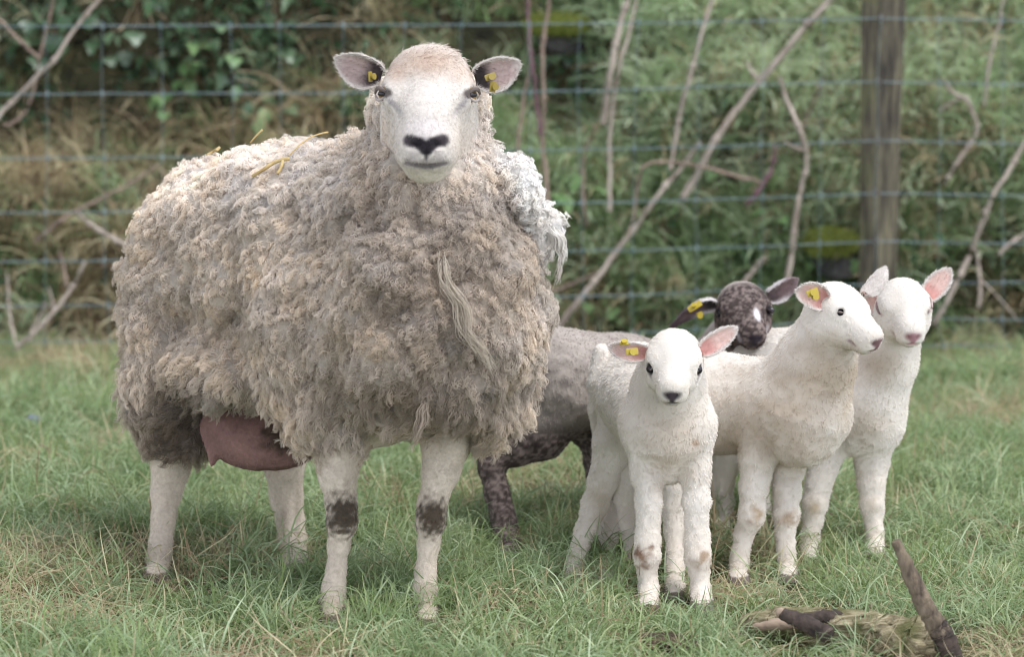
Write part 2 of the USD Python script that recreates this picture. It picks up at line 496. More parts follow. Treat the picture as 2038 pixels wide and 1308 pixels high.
for i in range(3):
    protos.append(tuft(r, 26, 0.045, (0.06, 0.14), (0.0014, 0.0034), 0.6, (0.8, 2.2), curlup=0.7, segs=6)); mats.append(GREEN2)
for i in range(3):
    protos.append(tuft(r, 13, 0.05, (0.05, 0.14), (0.0012, 0.0028), 0.9, (0.5, 2.6), curlup=1.2, segs=7)); mats.append(STRAW)
protos.append(tuft(r, 24, 0.055, (0.04, 0.10), (0.0012, 0.0034), 1.2, (0.3, 1.8), curlup=0.9)); mats.append(BROWN)
N = 30000
X, Y = r.uniform(-3.2, 3.2, N), r.uniform(5.0, 9.55, N)
P = np.stack([X, Y, ground_z(X, Y)], 1)
patch = meshkit.fbm(P * [1.7, 1.7, 0], 3, 31)
dry = meshkit.fbm(P * [2.6, 2.2, 0] + 7, 3, 57)
u = r.uniform(0, 1, N)
which = np.where(u < 0.55, r.integers(0, 5, N), r.integers(5, 8, N))
pd = np.clip((dry - 0.33) * 2.2, 0.12, 0.75) + 0.30 * sstep(8.6, 9.4, Y) + 0.12 * sstep(6.0, 5.6, Y)
isdry = r.uniform(0, 1, N) < pd
which = np.where(isdry, r.integers(8, 12, N), which)
lx, ly = project(P)
thin = (lx > 1460) & (lx < 1960) & (ly > 1235) & (P[:, 1] > 5.3) & (r.uniform(0, 1, N) < 0.6)
sc = r.uniform(0.6, 1.1, N) * np.where(thin, 0.35, 1) * (0.7 + 0.7 * patch) * (1 - 0.5 * sstep(8.2, 9.1, Y)) * 0.88
HOOVES = [(661, 1240), (853, 1246), (313, 1155), (584, 1125), (1290, 1215), (1397, 1215), (1140, 1160), (1344, 1190), (1469, 1160), (1569, 1155), (1612, 1120), (1744, 1112), (1014, 1112)]
for hx_, hy_ in HOOVES:
    hp = at(hx_, hy_, gd(hy_))
    hd_ = np.hypot((P[:, 0] - hp[0]) / 0.07, (P[:, 1] - hp[1] + 0.05) / 0.12)
    sc = sc * (1 - 0.42 * sstep(1.15, 0.5, hd_))
sc = sc * np.where((Y > 8.5) & (meshkit.fbm(P * [4, 4, 0] + 5, 2, 13) > 0.56), 1.9, 1.0)
# the flock has trodden and grazed the turf right under its feet
scatter('grass', protos, mats, P, quat_z(r.uniform(0, 2 * np.pi, N), r.normal(0, 0.2, N), r.normal(0, 0.2, N)), sc, which,
        'short tangled green pasture grass with straw blades under the flock', 'grass')

# ---- bank vegetation
def bank_points(rng, n, lo=0.0, hi=2.3, xr=3.2):
    x, s = rng.uniform(-xr, xr, n), rng.uniform(lo, hi, n)
    return bank(x, s), x, s


def hang(rng, n, L, W, droop, segs=6, spread=0.9, lean=0.5):
    """A clump whose blades lean out to local +x and hang over."""
    return tuft(rng, n, 0.05, L, W, lean, droop, 0.0, spread, 0.3, segs)


def left_mask(P):
    px, py = project(P)
    return px, py


bg = [hang(r, 22, (0.10, 0.24), (0.003, 0.0065), (0.8, 2.0)) for _ in range(4)]
bg2 = [hang(r, 20, (0.08, 0.20), (0.003, 0.006), (0.5, 1.6), lean=0.3, spread=1.4) for _ in range(3)]
BGREEN = leafy('bank_green', [(0, (0.12, 0.19, 0.07)), (0.4, (0.23, 0.33, 0.14)), (0.75, (0.35, 0.46, 0.24)), (1, (0.48, 0.56, 0.36))], rough=0.45, spec=0.4)
BPALE = leafy('bank_pale_green', [(0, (0.38, 0.50, 0.28)), (0.5, (0.54, 0.65, 0.41)), (1, (0.68, 0.74, 0.54))], rough=0.5)
N = 15000
P, X, S = bank_points(r, N)
g = meshkit.fbm(P * 2.2 + 3, 3, 71)
right = sstep(-0.35, 0.25, X)
gpx, gpy = project(P)
keep = r.uniform(0, 1, N) < (0.35 + 0.65 * sstep(0.05, 0.3, S)) * np.where((gpx < 760) & (gpy > 215), 0.45, 1.0) * (0.35 + 0.65 * right) * (0.3 + 1.2 * g) * (1 - 0.6 * (right < 0.4) * (P[:, 2] > 0.5))
for c, rad, dep in HOLES:
    keep &= ((P[:, 0] - c[0]) ** 2 + (P[:, 2] - c[2]) ** 2 > (rad * 0.75) ** 2) | (r.uniform(0, 1, N) < 0.12)
P, X = P[keep], X[keep]
n = len(P)
pale = r.uniform(0, 1, n) < 0.25 + 0.75 * sstep(0.25, 0.75, P[:, 2]) * sstep(0.0, 0.35, X)  # pale grass gathers upper right, also standing in for haze
which = np.where(pale, r.integers(7, 10, n), r.integers(0, 7, n))
scatter('bank_grass', bg + bg2 + bg[:3], [BGREEN] * 7 + [BPALE] * 3, P, quat_z(-np.pi / 2 + r.normal(0, 0.7, n)), r.uniform(0.55, 1.1, n), which,
        'long green grass hanging over the bank behind the wire fence', 'grass')

dg = [hang(r, 16, (0.12, 0.30), (0.002, 0.005), (0.9, 2.3), segs=7) for _ in range(4)] + [hang(r, 12, (0.10, 0.26), (0.003, 0.008), (0.6, 2.0), segs=7, spread=1.2) for _ in range(3)]
N = 12000
P, X, S = bank_points(r, N)
g = meshkit.fbm(P * 2.6 + 13, 3, 43)
px, py = project(P)
w = 0.16 + 0.8 * sstep(0.44, 0.60, g)
w = w * np.where(px > 1050, 0.55, 1.0)
w = w * np.where((px < 720) & (py > 230), 2.3, 1.0) * np.where((px < 720) & (py < 200), 0.45, 1.0)
w = w + 0.8 * np.exp(-((px - 1200) / 130) ** 2 - ((py - 250) / 40) ** 2) + 0.5 * np.exp(-((px - 1230) / 90) ** 2 - ((py - 600) / 60) ** 2) + 0.4 * np.exp(-((px - 1980) / 100) ** 2 - ((py - 260) / 60) ** 2)
w = w + 0.8 * np.exp(-((px - 400) / 90) ** 2 - ((py - 290) / 45) ** 2)
keep = r.uniform(0, 1, N) < w
P = P[keep]; n = len(P)
scatter('dead_grass', dg, [STRAW, STRAW, BROWN, STRAW, STRAW, STRAW, BROWN], P, quat_z(-np.pi / 2 + r.normal(0, 0.8, n)), r.uniform(0.5, 1.05, n), r.integers(0, 7, n),
        'bleached dead grass matted over the lower bank behind the fence', 'grass')


def leaf(rng, L, W, lobes=0, fold=0.25, droop=0.4, n=7):
    """A leaf blade along +x, its face up."""
    s = np.linspace(0, 1, n)
    w = W * 0.5 * np.sin(np.pi * np.clip(s, 0.02, 1) ** 0.62) ** 0.8
    if lobes:
        w = w * (1 + 0.28 * np.cos(s * np.pi * 4.2 + 0.6))
    w[-1] = 0.0005
    z = -droop * L * s ** 2
    x = L * s
    v = np.concatenate([np.stack([x, -w, z + fold * w], 1), np.stack([x, 0 * x, z], 1), np.stack([x, w, z + fold * w], 1)])
    k = np.arange(n - 1)
    f = []
    for o in (0, n):
        f += [np.stack([o + k, o + k + 1, o + n + k + 1], 1), np.stack([o + k, o + n + k + 1, o + n + k], 1)]
    return v, np.vstack(f)[:, ::-1]


def rot(az, el, roll=0.0):
    ca, sa, ce, se, cr, sr = math.cos(az), math.sin(az), math.cos(el), math.sin(el), math.cos(roll), math.sin(roll)
    Rz = np.array([[ca, -sa, 0], [sa, ca, 0], [0, 0, 1]]); Ry = np.array([[ce, 0, -se], [0, 1, 0], [se, 0, ce]]); Rx = np.array([[1, 0, 0], [0, cr, -sr], [0, sr, cr]])
    return Rz @ Ry @ Rx


UNDER = leafy('undergrowth_leaf', [(0, (0.03, 0.06, 0.03)), (0.45, (0.07, 0.13, 0.06)), (0.8, (0.13, 0.22, 0.11)), (1, (0.24, 0.34, 0.20))], trans=0.2, spec=0.5, rough=0.35)
ul = []
for i in range(6):
    parts = []
    for j in range(9):
        v, f = leaf(r, r.uniform(0.025, 0.055), r.uniform(0.02, 0.04), lobes=i % 2)
        R = rot(r.uniform(-1.5, 1.5), r.uniform(-0.9, 0.5), r.normal(0, 0.5))
        parts.append((v @ R.T + r.uniform(-1, 1, 3) * [0.05, 0.07, 0.06] + [0.03, 0, 0.02], f))
    ul.append(join(parts))
N = 5200
P, X, S = bank_points(r, N)
px, py = project(P)
g = meshkit.fbm(P * 3.1 + 23, 3, 83)
w = 0.10 + 0.95 * ((px < 780) & (py < 250)) * sstep(0.36, 0.5, g) + 0.65 * sstep(0.5, 0.6, g) * (px > 1050) * (py > 250) + 0.3 * (px < 500) * (py > 480)
keep = r.uniform(0, 1, N) < w
P = P[keep]; n = len(P)
scatter('undergrowth', ul, [UNDER] * 6, P, quat_z(-np.pi / 2 + r.normal(0, 0.6, n)), r.uniform(0.6, 1.1, n), r.integers(0, 6, n),
        'dark low leafy undergrowth creeping over the bank', 'undergrowth')


# ------------------------------------------------------------------ wire fence and post
FD = 9.12
fence = thing('wire_fence', 'galvanised square mesh sheep netting running across behind the flock', 'fence')
r = np.random.default_rng(21)
FX = np.array([-250, 0, 500, 1050, 1250, 1500, 1745, 2038, 2300])
LINES = [[50, 51, 50, 48, 45, 41, 36, 40, 44], [188, 187, 185, 183, 178, 168, 162, 168, 174], [318, 315, 312, 300, 296, 288, 280, 286, 290],
         [424, 424, 418, 405, 402, 394, 384, 389, 392], [521, 521, 515, 500, 498, 490, 480, 485, 488], [610, 610, 604, 592, 588, 575, 566, 562, 562],
         [682, 681, 678, 670, 664, 650, 634, 636, 638], [714, 713, 712, 708, 704, 697, 688, 688, 688]]
xs = np.linspace(-1150, 3200, 90)
wires = []
for L in LINES:
    ys = np.interp(xs, FX, L) + r.normal(0, 0.6, len(xs))
    p = np.array([at(x, y, FD) for x, y in zip(xs, ys)])
    wires.append(p)
    put('line_wire', tube(p, 0.0018, 6), WIRE, fence, True)
for k, x0 in enumerate(np.arange(-1100, 3150, 119.0)):
    x0 = x0 + r.normal(0, 6) - 2
    drift = np.cumsum(r.normal(0, 3.0, 8)) + np.linspace(0, 14 if x0 < 300 else -6, 8)
    ys = [np.interp(x0, FX, L) for L in LINES]
    pts = [at(x0 + (drift[i] if i < 7 else drift[i] + 14), ys[i], FD - 0.002) for i in range(8)]
    put('stay_wire', tube(smooth_line(pts, 22), 0.0007, 5), WIRE, fence, True)
    knots = []
    for p in pts:
        knots.append(tube(np.array([p + [0, 0, -0.009], p, p + [0, 0, 0.009]]), 0.0030, 6))
    tag(put('wire_knots', join(knots), WIRE, fence, True), kind='stuff')

POSTM = looks('weathered_post', {
    'g': ('texture_coordinate', {}), 'mp': ('mapping', {'scale': (1, 1, 0.12)}),
    'n': ('noise_texture', {'scale': 60.0, 'detail': 6.0, 'roughness': 0.65}),
    'n2': ('noise_texture', {'scale': 7.0, 'detail': 4.0}),
    'r': ('rgb_ramp', {'ramp': [(0.32, (0.03, 0.026, 0.024)), (0.5, (0.105, 0.092, 0.066)), (0.68, (0.22, 0.195, 0.125))]}),
    'mr': ('rgb_ramp', {'ramp': [(0.45, (0, 0, 0)), (0.6, (0.75, 0.75, 0.75))]}),
    'sx': ('separate_xyz', {}), 'nr': ('map_range', {'from_min': -0.2, 'from_max': -0.9, 'to_min': 0.0, 'to_max': 1.0, 'clamp': True}), 'ge': ('geometry', {}),
    'mm': ('math', {'math_type': 'multiply'}),
    'm': ('mix', {'color2': (0.20, 0.21, 0.09)}),
    'b': ('bump', {'strength': 0.7, 'distance': 0.01}), 'p': ('principled_bsdf', {'roughness': 0.9, 'specular_ior_level': 0.2})},
    [('g.object', 'mp.vector'), ('mp.vector', 'n.vector'), ('g.object', 'n2.vector'), ('n.fac', 'r.fac'), ('n2.fac', 'mr.fac'), ('ge.normal', 'sx.vector'), ('sx.x', 'nr.value'),
     ('mr.color', 'mm.value1'), ('nr.result', 'mm.value2'), ('mm.value', 'm.fac'), ('r.color', 'm.color1'), ('m.color', 'p.base_color'), ('n.fac', 'b.height'), ('b.normal', 'p.normal')], 'p.BSDF')
post = thing('fence_post', 'round weathered wooden post carrying the wire netting behind the two pale lambs', 'fence post')
b0, b1 = at(1741, 760, 9.21), at(1763, -190, 9.21)
pl = np.linspace(0, 1, 40)[:, None] * (b1 - b0) + b0
v, f = tube(pl, np.linspace(0.047, 0.061, 40), 40)
v = v + vnormals(v, f) * ((meshkit.fbm(v * [40, 40, 3], 3, 2) - 0.5) * 0.012)[:, None]
put('post_shaft', (v, f), POSTM, post, True)
STAPLE = looks('rusty_staple', {'p': ('principled_bsdf', {'base_color': (0.10, 0.06, 0.05), 'metallic': 0.6, 'roughness': 0.6})}, [], 'p.BSDF')
for i in range(8):
    x = 1745 + 3 * (3 - i)
    y = np.interp(x, FX, LINES[i])
    c = at(x, y, 9.115)
    put('staple', tube(np.array([c + [-0.006, 0.05, 0], c + [-0.006, -0.004, 0.001], c + [0.006, -0.004, -0.001], c + [0.006, 0.05, 0]]), 0.0018, 5), STAPLE, post)

# ------------------------------------------------------------------ dead stems leaning on the netting
STEM_PALE = noisy('stem_pale', (0.20, 0.16, 0.13), (0.42, 0.36, 0.30), 26, bump=0.3, stretch=(1, 1, 0.3))
STEM_BROWN = noisy('stem_brown', (0.14, 0.10, 0.08), (0.28, 0.21, 0.16), 26, bump=0.3, stretch=(1, 1, 0.3))
STEM_PURPLE = noisy('stem_purple', (0.12, 0.06, 0.075), (0.22, 0.13, 0.14), 26, bump=0.2, stretch=(1, 1, 0.3))
GP = 'dead stems leaning on the netting'
STEMS = [
    ('pale thick dead stem slanting across the top left corner', STEM_PALE, 9, 9.16, [(235, -60), (195, 0), (150, 55), (110, 115), (60, 165), (0, 228), (-50, 290)], []),
    ('brown stem coming in from the left edge to meet the slanting stem', STEM_BROWN, 7, 9.2, [(-60, -15), (0, 40), (40, 80), (78, 116)], []),
    ('thin bent stem crossing behind the slanting stem at top left', STEM_BROWN, 6, 9.24, [(112, -50), (104, 5), (88, 75), (80, 110), (70, 160), (55, 215), (10, 250)], []),
    ('pale forked twig lying low against the netting at the left edge', STEM_PALE, 9, 9.06, [(168, 522), (150, 560), (118, 606), (80, 650), (24, 700)], [[(107, 617), (102, 590), (96, 572)], [(62, 662), (78, 630), (92, 600)]]),
    ('short upright pale twig beside the forked twig at far left', STEM_PALE, 6, 9.07, [(14, 545), (17, 600), (24, 650), (34, 694)], []),
    ('short pale twig standing above the forked twig on the left', STEM_BROWN, 7, 9.16, [(118, 500), (126, 530), (133, 570)], []),
    ('short pale stick pointing at the rump of the ewe', STEM_PALE, 9, 9.06, [(155, 425), (185, 450), (215, 468), (254, 491)], []),
    ('long thin brown stalk sloping down left of the back of the ewe', STEM_BROWN, 7, 9.28, [(318, 325), (250, 370), (170, 410), (120, 440), (70, 480)], []),
    ('tall pale stalk right of the ewe, left one of a close pair', STEM_PALE, 12, 9.26, [(1262, -60), (1248, 0), (1228, 75), (1214, 150), (1207, 200), (1203, 246)], []),
    ('thinner tall stalk right of the ewe, right one of a close pair', STEM_PALE, 8, 9.27, [(1276, -60), (1265, 0), (1250, 70), (1234, 125), (1223, 190), (1213, 290), (1214, 420)], []),
    ('straight pale stalk in the middle between the close pair and the long diagonal stem', STEM_PALE, 9, 9.24, [(1436, -60), (1417, 0), (1390, 90), (1374, 150), (1352, 230), (1343, 285), (1333, 335)], []),
    ('thickest pale stem running diagonally down from the top towards the netting', STEM_PALE, 13, 9.18, [(1700, -60), (1640, 10), (1588, 65), (1540, 128), (1512, 160), (1470, 212), (1438, 255), (1402, 318), (1382, 355), (1358, 394)], [[(1512, 158), (1495, 140), (1488, 122)]]),
    ('long pale stem leaning low with its foot behind the ewe', STEM_PALE, 11, 9.16, [(1392, 284), (1352, 338), (1326, 366), (1296, 405), (1270, 444), (1235, 490), (1180, 562), (1112, 650)], []),
    ('bent brown stalk arching over like a hook', STEM_BROWN, 7, 9.14, [(1250, 470), (1263, 425), (1268, 370), (1276, 336), (1300, 322), (1350, 324), (1400, 332), (1450, 346), (1512, 362)], []),
    ('kinked pale stem left of the fence post', STEM_PALE, 11, 9.08, [(1552, 155), (1566, 198), (1585, 240), (1600, 285), (1606, 318), (1596, 370), (1584, 425), (1579, 480), (1573, 520), (1567, 560)], [[(1602, 300), (1580, 292), (1560, 280)]]),
    ('thin straw coloured stalk beside the kinked stem', STEM_BROWN, 5, 9.3, [(1642, 150), (1620, 200), (1598, 255)], []),
    ('thin curved stalk below the close pair of stalks', STEM_BROWN, 6, 9.25, [(1185, 250), (1168, 290), (1160, 330), (1162, 400), (1168, 450)], []),
    ('purple bramble cane standing right of the raised ear', STEM_PURPLE, 7, 9.22, [(1062, -50), (1050, 10), (1054, 80), (1063, 150), (1070, 220), (1076, 270)], []),
    ('tall brown stalk close behind the purple bramble cane', STEM_BROWN, 9, 9.25, [(1098, -40), (1088, 30), (1080, 110), (1082, 200), (1079, 270), (1085, 330), (1089, 380), (1094, 440)], []),
    ('short brown stalk between the purple cane and the ear of the ewe', STEM_BROWN, 7, 9.23, [(1058, 120), (1046, 175), (1038, 230), (1030, 300)], []),
    ('crooked branching grey stem right of the fence post', STEM_PALE, 9, 9.28, [(1880, 160), (1898, 185), (1922, 196), (1936, 225), (1945, 258), (1925, 292), (1900, 330), (1880, 366)], [[(1918, 192), (1890, 205), (1868, 220)]]),
    ('thin upright stalk near the top right corner', STEM_PALE, 6, 9.3, [(2000, -30), (1990, 40), (1975, 100), (1964, 155), (1958, 210)], []),
    ('long pale stem slanting down at the right edge', STEM_PALE, 11, 9.08, [(2080, 220), (2038, 288), (2005, 345), (1972, 395), (1948, 460), (1930, 505), (1908, 555), (1885, 600), (1858, 645)], [[(1972, 398), (1966, 420), (1962, 440)]]),
    ('dull purplish stalk half hidden under the hooked stalk', STEM_PURPLE, 9, 9.3, [(1542, 290), (1540, 320), (1526, 355), (1505, 385), (1488, 405)], []),
    ('low brown stalk reaching out from behind the shoulder of the ewe', STEM_BROWN, 7, 9.2, [(1075, 588), (1120, 572), (1160, 556), (1196, 542)], []),
    ('stub of a pale stalk above the dark faced lamb', STEM_PALE, 9, 9.15, [(1522, 512), (1500, 538), (1478, 566)], []),
    ('short pale stick at the right edge beside the slanting stem', STEM_PALE, 9, 9.2, [(2060, 455), (2030, 472), (2008, 486), (1988, 505)], []),
    ('small upright twig under the right slanting stem', STEM_PALE, 7, 9.1, [(1940, 480), (1946, 520), (1950, 556), (1948, 610)], [[(1950, 556), (1985, 590), (2024, 636)]]),
]
r = np.random.default_rng(8)
for lab, mat, wpx, d, pts, forks in STEMS:
    st = thing('dry_stem', lab, 'dead stem', GP)
    q = [at(x, y, d + 0.02 * math.sin(i * 1.7)) for i, (x, y) in enumerate(pts)]
    line = smooth_line(q, 26)
    rad = wpx * 0.5 * mpp(d)
    put('stalk', tube(line + r.normal(0, 0.0012, line.shape), rad * np.linspace(0.8, 1.12, 26), 7, r, 0.08), mat, st, True)
    for fk in forks:
        l2 = smooth_line([at(x, y, d + 0.01) for x, y in fk], 10)
        put('side_twig', tube(l2, rad * np.linspace(0.8, 0.4, 10), 6, r, 0.08), mat, st, True)
    for i in (6, 12, 19):                                # old leaf joints
        c = line[i]; t = unit(line[i + 1] - line[i - 1])
        put('node', tube(np.array([c - t * rad * 1.4, c - t * rad * 0.4, c + t * rad * 0.5, c + t * rad * 1.4]), rad * np.array([0.95, 1.35, 1.3, 0.9]), 7), mat, st, True)

# ------------------------------------------------------------------ mossy stones in the bank
MOSS = noisy('moss', (0.06, 0.08, 0.02), (0.16, 0.19, 0.045), 40, bump=0.8, bdist=0.02, c3=(0.24, 0.26, 0.07))
STONE = noisy('bank_stone', (0.03, 0.03, 0.032), (0.10, 0.095, 0.09), 14, bump=0.6, bdist=0.02)


def lump(c, radii, seed, amp=0.25, sub=4, squash=0.0):
    m = trimesh.creation.icosphere(sub)
    v = np.array(m.vertices)
    n = 1 + (meshkit.fbm(v * 1.6 + seed, 3, seed) - 0.5) * 2 * amp + (meshkit.fbm(v * 9 + seed, 2, seed + 3) - 0.5) * amp * 0.5
    v = v * n[:, None] * radii + c
    return v, np.array(m.faces)


for lab, mp, rr, sp, sr in (
        ('mossy stone with a yellow green cushion left of the fence post', (1652, 482, 9.36), (0.066, 0.05, 0.034), (1660, 520, 9.44), (0.062, 0.05, 0.05)),
        ('moss topped stone roofing the dark hollow right of the ewe head', (1108, 46, 9.66), (0.085, 0.06, 0.026), (1120, 75, 9.78), (0.075, 0.06, 0.045))):
    t = thing('mossy_stone', lab, 'stone', 'mossy stones in the bank')
    put('rock', lump(at(*sp), np.array(sr), 4, 0.35), STONE, t, True)
    mv, mf = lump(at(*mp), np.array(rr), 9, 0.55, 4)
    c = put('moss_cushion', (mv, mf), MOSS, t, True)
    mt = np.array([0.20, 0.23, 0.055]) * (0.5 + meshkit.fbm(mv * 30, 3, 8))[:, None]
    fur('moss_shoots', mv, mf, mt, 2600, 0.016, str(c.GetPath()), np.random.default_rng(3), lay=0.35, width=0.0018, jitter=0.6)

# ------------------------------------------------------------------ ivy and broad leaves that show singly
IVY = leafy('ivy_leaf', [(0, (0.03, 0.06, 0.03)), (0.6, (0.08, 0.14, 0.07)), (1, (0.16, 0.24, 0.13))], trans=0.15, spec=0.6, rough=0.3)
DOCK = leafy('fresh_leaf', [(0, (0.16, 0.29, 0.11)), (1, (0.30, 0.46, 0.20))], trans=0.3, spec=0.5, rough=0.4)
r = np.random.default_rng(77)
PLANTS = [
    ('ivy_plant', 'dark ivy growing over the upper left bank behind the slanting stem', 'ivy', IVY, (130, 60), (130, 70), 26, 0.05, 0.052),
    ('ivy_plant', 'dark glossy ivy between the slanting stem and the head of the ewe', 'ivy', IVY, (370, 75), (130, 65), 30, 0.05, 0.052),
    ('ivy_plant', 'ivy trailing just left of the left ear of the ewe', 'ivy', IVY, (560, 110), (80, 90), 20, 0.05, 0.05),
    ('ivy_plant', 'ivy hanging in the dark hollow under the moss right of the ewe head', 'ivy', IVY, (1130, 150), (55, 45), 14, 0.042, 0.042),
    ('broad_leaved_plant', 'bright round leaved plant low behind the ear on the left', 'plant', DOCK, (565, 215), (42, 22), 6, 0.055, 0.052),
    ('broad_leaved_plant', 'fresh green leafy plant above the back of the ewe', 'plant', DOCK, (400, 135), (50, 40), 9, 0.05, 0.045),
    ('broad_leaved_plant', 'green leafy plant under the second wire left of the ears', 'plant', DOCK, (345, 205), (35, 25), 6, 0.045, 0.04),
    ('broad_leaved_plant', 'green dock leaves just right of the torn white wool', 'plant', DOCK, (1125, 385), (60, 40), 10, 0.06, 0.05),
    ('broad_leaved_plant', 'leafy nettle patch beneath the hooked stalk', 'plant', DOCK, (1460, 420), (90, 45), 14, 0.05, 0.032),
    ('broad_leaved_plant', 'leafy green plant under the mossy stone left of the post', 'plant', DOCK, (1640, 530), (55, 30), 9, 0.045, 0.04),
    ('broad_leaved_plant', 'small leafy plant above the grey lamb by the low stem', 'plant', DOCK, (1170, 610), (50, 30), 8, 0.045, 0.04),
]
for nm, lab, cat, mat, (cx, cy), (sx, sy), n, L, W in PLANTS:
    t = thing(nm, lab, cat)
    base = None
    for i in range(n):
        x, y = cx + r.normal(0, 0.55) * sx, cy + r.normal(0, 0.55) * sy
        # where the sight line meets the bank
        ss = np.linspace(0.05, 2.1, 60)
        Q = bank(np.full(60, (x - 1019) / FPX * 9.9), ss)
        qx, qy = project(Q)
        c = Q[np.argmin(np.abs(qy - y))] + [0, -r.uniform(0.05, 0.13), 0.02]
        v, f = leaf(r, L * r.uniform(0.7, 1.2), W * r.uniform(0.8, 1.2), lobes=1 if nm == 'ivy_plant' else 0, droop=0.3, fold=0.2)
        R = rot(-np.pi / 2 + r.normal(0, 0.9), r.normal(-0.55, 0.35), r.normal(0, 0.4))
        put('leaf', (v @ R.T + c, f), mat, t, True)
        if base is None:
            base = c + [0, 0.10, -0.03]
        put('leaf_stalk', tube(smooth_line([c + [0, 0.12, -0.02], c + [0, 0.05, 0.012], c], 6), 0.0016, 4), STEM_BROWN, t, True)


# ------------------------------------------------------------------ parts that ewe and lambs share
def frame(fwd, up=(0, 0, 1)):
    f = unit(fwd)
    u = unit(np.asarray(up, float) - (np.asarray(up, float) @ f) * f)
    return f, u, np.cross(f, u)                            # forward, up, right-hand side of the animal


def ear_mesh(base, tip, face, W, cup=1.0, bend=None, thick=0.0035, n=22, m=15, flop=0.0, wbase=0.45):
    """A cupped ear from base to tip, its hollow side towards `face`. Returns mesh and, per vertex, how much it is inner skin."""
    base, tip = np.asarray(base, float), np.asarray(tip, float)
    ax = unit(tip - base)
    L = np.linalg.norm(tip - base)
    nf = unit(np.asarray(face, float) - (np.asarray(face, float) @ ax) * ax)
    sd = np.cross(ax, nf)
    s = np.linspace(0, 1, n)
    prof = (wbase + (1 - wbase) * np.sin(np.pi * np.clip(s / 1.0, 0, 1) ** 0.8) ** 0.8) * np.sqrt(np.clip(1 - np.maximum(s - 0.52, 0) ** 2 / 0.2304, 0, 1)) ** 0.9
    prof = np.maximum(prof, 0.03)
    ctr = base + ax * (s * L)[:, None] + (np.zeros(3) if bend is None else np.asarray(bend)) * (4 * s * (1 - s))[:, None]
    if flop:
        ctr = ctr + nf * (flop * L * np.maximum(s - 0.55, 0) ** 2 * 4)[:, None]
    t = np.linspace(-1, 1, m)
    th = t[None, :] * (cup * (1.55 - 0.75 * s))[:, None]      # opening angle of the cup along the ear
    R = (W * 0.5 * prof / np.maximum(np.sin(np.minimum(cup * (1.55 - 0.75 * s), 1.57)), 0.3))[:, None]
    inner = ctr[:, None] + sd * (R * np.sin(th))[..., None] + nf * (R * (1 - np.cos(th)))[..., None] * 0.9
    G = inner.reshape(-1, 3)
    i, j = np.meshgrid(np.arange(n - 1), np.arange(m - 1), indexing='ij')
    q = np.stack([i * m + j, (i + 1) * m + j, (i + 1) * m + j + 1, i * m + j + 1], -1).reshape(-1, 4)
    f = np.vstack([q[:, [0, 1, 2]], q[:, [0, 2, 3]]])
    nv = vnormals(G, f)
    if (nv.mean(0) @ nf) < 0:
        f = f[:, ::-1]; nv = -nv
    edge = np.clip(np.minimum(1 - np.abs(t)[None, :], 1.2 * (1 - s)[:, None]) * 3.5, 0.25, 1).reshape(-1)
    back = G - nv * (thick * edge)[:, None]
    K = len(G)
    rim = []
    loop = [a * m for a in range(n)] + [(n - 1) * m + b for b in range(1, m)] + [a * m + m - 1 for a in range(n - 2, -1, -1)] + [b for b in range(m - 2, 0, -1)]
    for a, b in zip(loop, loop[1:] + loop[:1]):
        rim += [[a, b, b + K], [a, b + K, a + K]]
    V = np.vstack([G, back])
    rim = np.array(rim)
    A = join([(V, np.vstack([f, f[:, ::-1] + K, rim]))])
    tri = V[rim[len(rim) // 2]]
    inn = np.concatenate([sstep(0.08, 0.45, 1 - np.abs(t))[None, :].repeat(n, 0).reshape(-1) * sstep(1.0, 0.75, s).repeat(m), np.zeros(K)])
    return A, inn, s.repeat(m), ctr, nf


def add_ear(parent, rng, base, tip, face, W, out_col, in_col, fur_len=0.006, n_fur=900, deep_col=None, tip_col=None, patch=None, **kw):
    (v, f), inn, s, ctr, nf = ear_mesh(base, tip, face, W, **kw)
    T = np.tile(np.asarray(out_col, float), (len(v), 1))
    if tip_col is not None:
        w = sstep(0.35, 0.75, np.concatenate([s, s]))
        T += w[:, None] * (np.asarray(tip_col) - T)
    T += inn[:, None] * (np.asarray(in_col) - T)
    if deep_col is not None:
        w = inn * sstep(0.5, 0.18, np.concatenate([s, s]))
        T += w[:, None] * (np.asarray(deep_col) - T)
    if patch is not None:
        paint(T, v, *patch)
    e = put('ear', (v, f), EARM, parent, True, T)
    fur('ear_hair', v, f, T, n_fur, fur_len, str(e.GetPath()), rng, lay=0.7, width=0.0008, flow=unit(np.asarray(tip) - np.asarray(base)), weight=1 - 0.8 * inn)
    return ctr, nf, str(e.GetPath())


def ear_tag(parent, c, nrm, axis_, size=0.017, mat=None):
    """A small yellow two piece tag: plate on the hollow side, button and stem."""
    nrm = unit(nrm)
    a = unit(np.asarray(axis_) - (np.asarray(axis_) @ nrm) * nrm); b = np.cross(nrm, a)
    R = np.stack([a, b, nrm], 1)
    hull = trimesh.creation.box((size, size * 0.55, 0.0022))
    v = np.array(trimesh.util.concatenate([hull]).vertices)
    plate = trimesh.convex.convex_hull(np.vstack([v * [1, 0.8, 1], v * [0.82, 1, 1], v * [0.9, 0.9, 1.25]]))
    stem = trimesh.creation.cylinder(0.0032, 0.006, sections=12); stem.apply_translation((0, -0.001, 0.003))
    but = trimesh.creation.cylinder(0.0058, 0.0028, sections=16); but.apply_translation((0, -0.002, 0.0065))
    tg = UsdGeom.Xform.Define(stage, path_for('ear_tag', parent)).GetPath().pathString
    for nm, m in (('tag_plate', plate), ('tag_stem', stem), ('tag_button', but)):
        put(nm, (np.array(m.vertices) @ R.T + c, np.array(m.faces)), mat or TAG_Y, tg, 30)


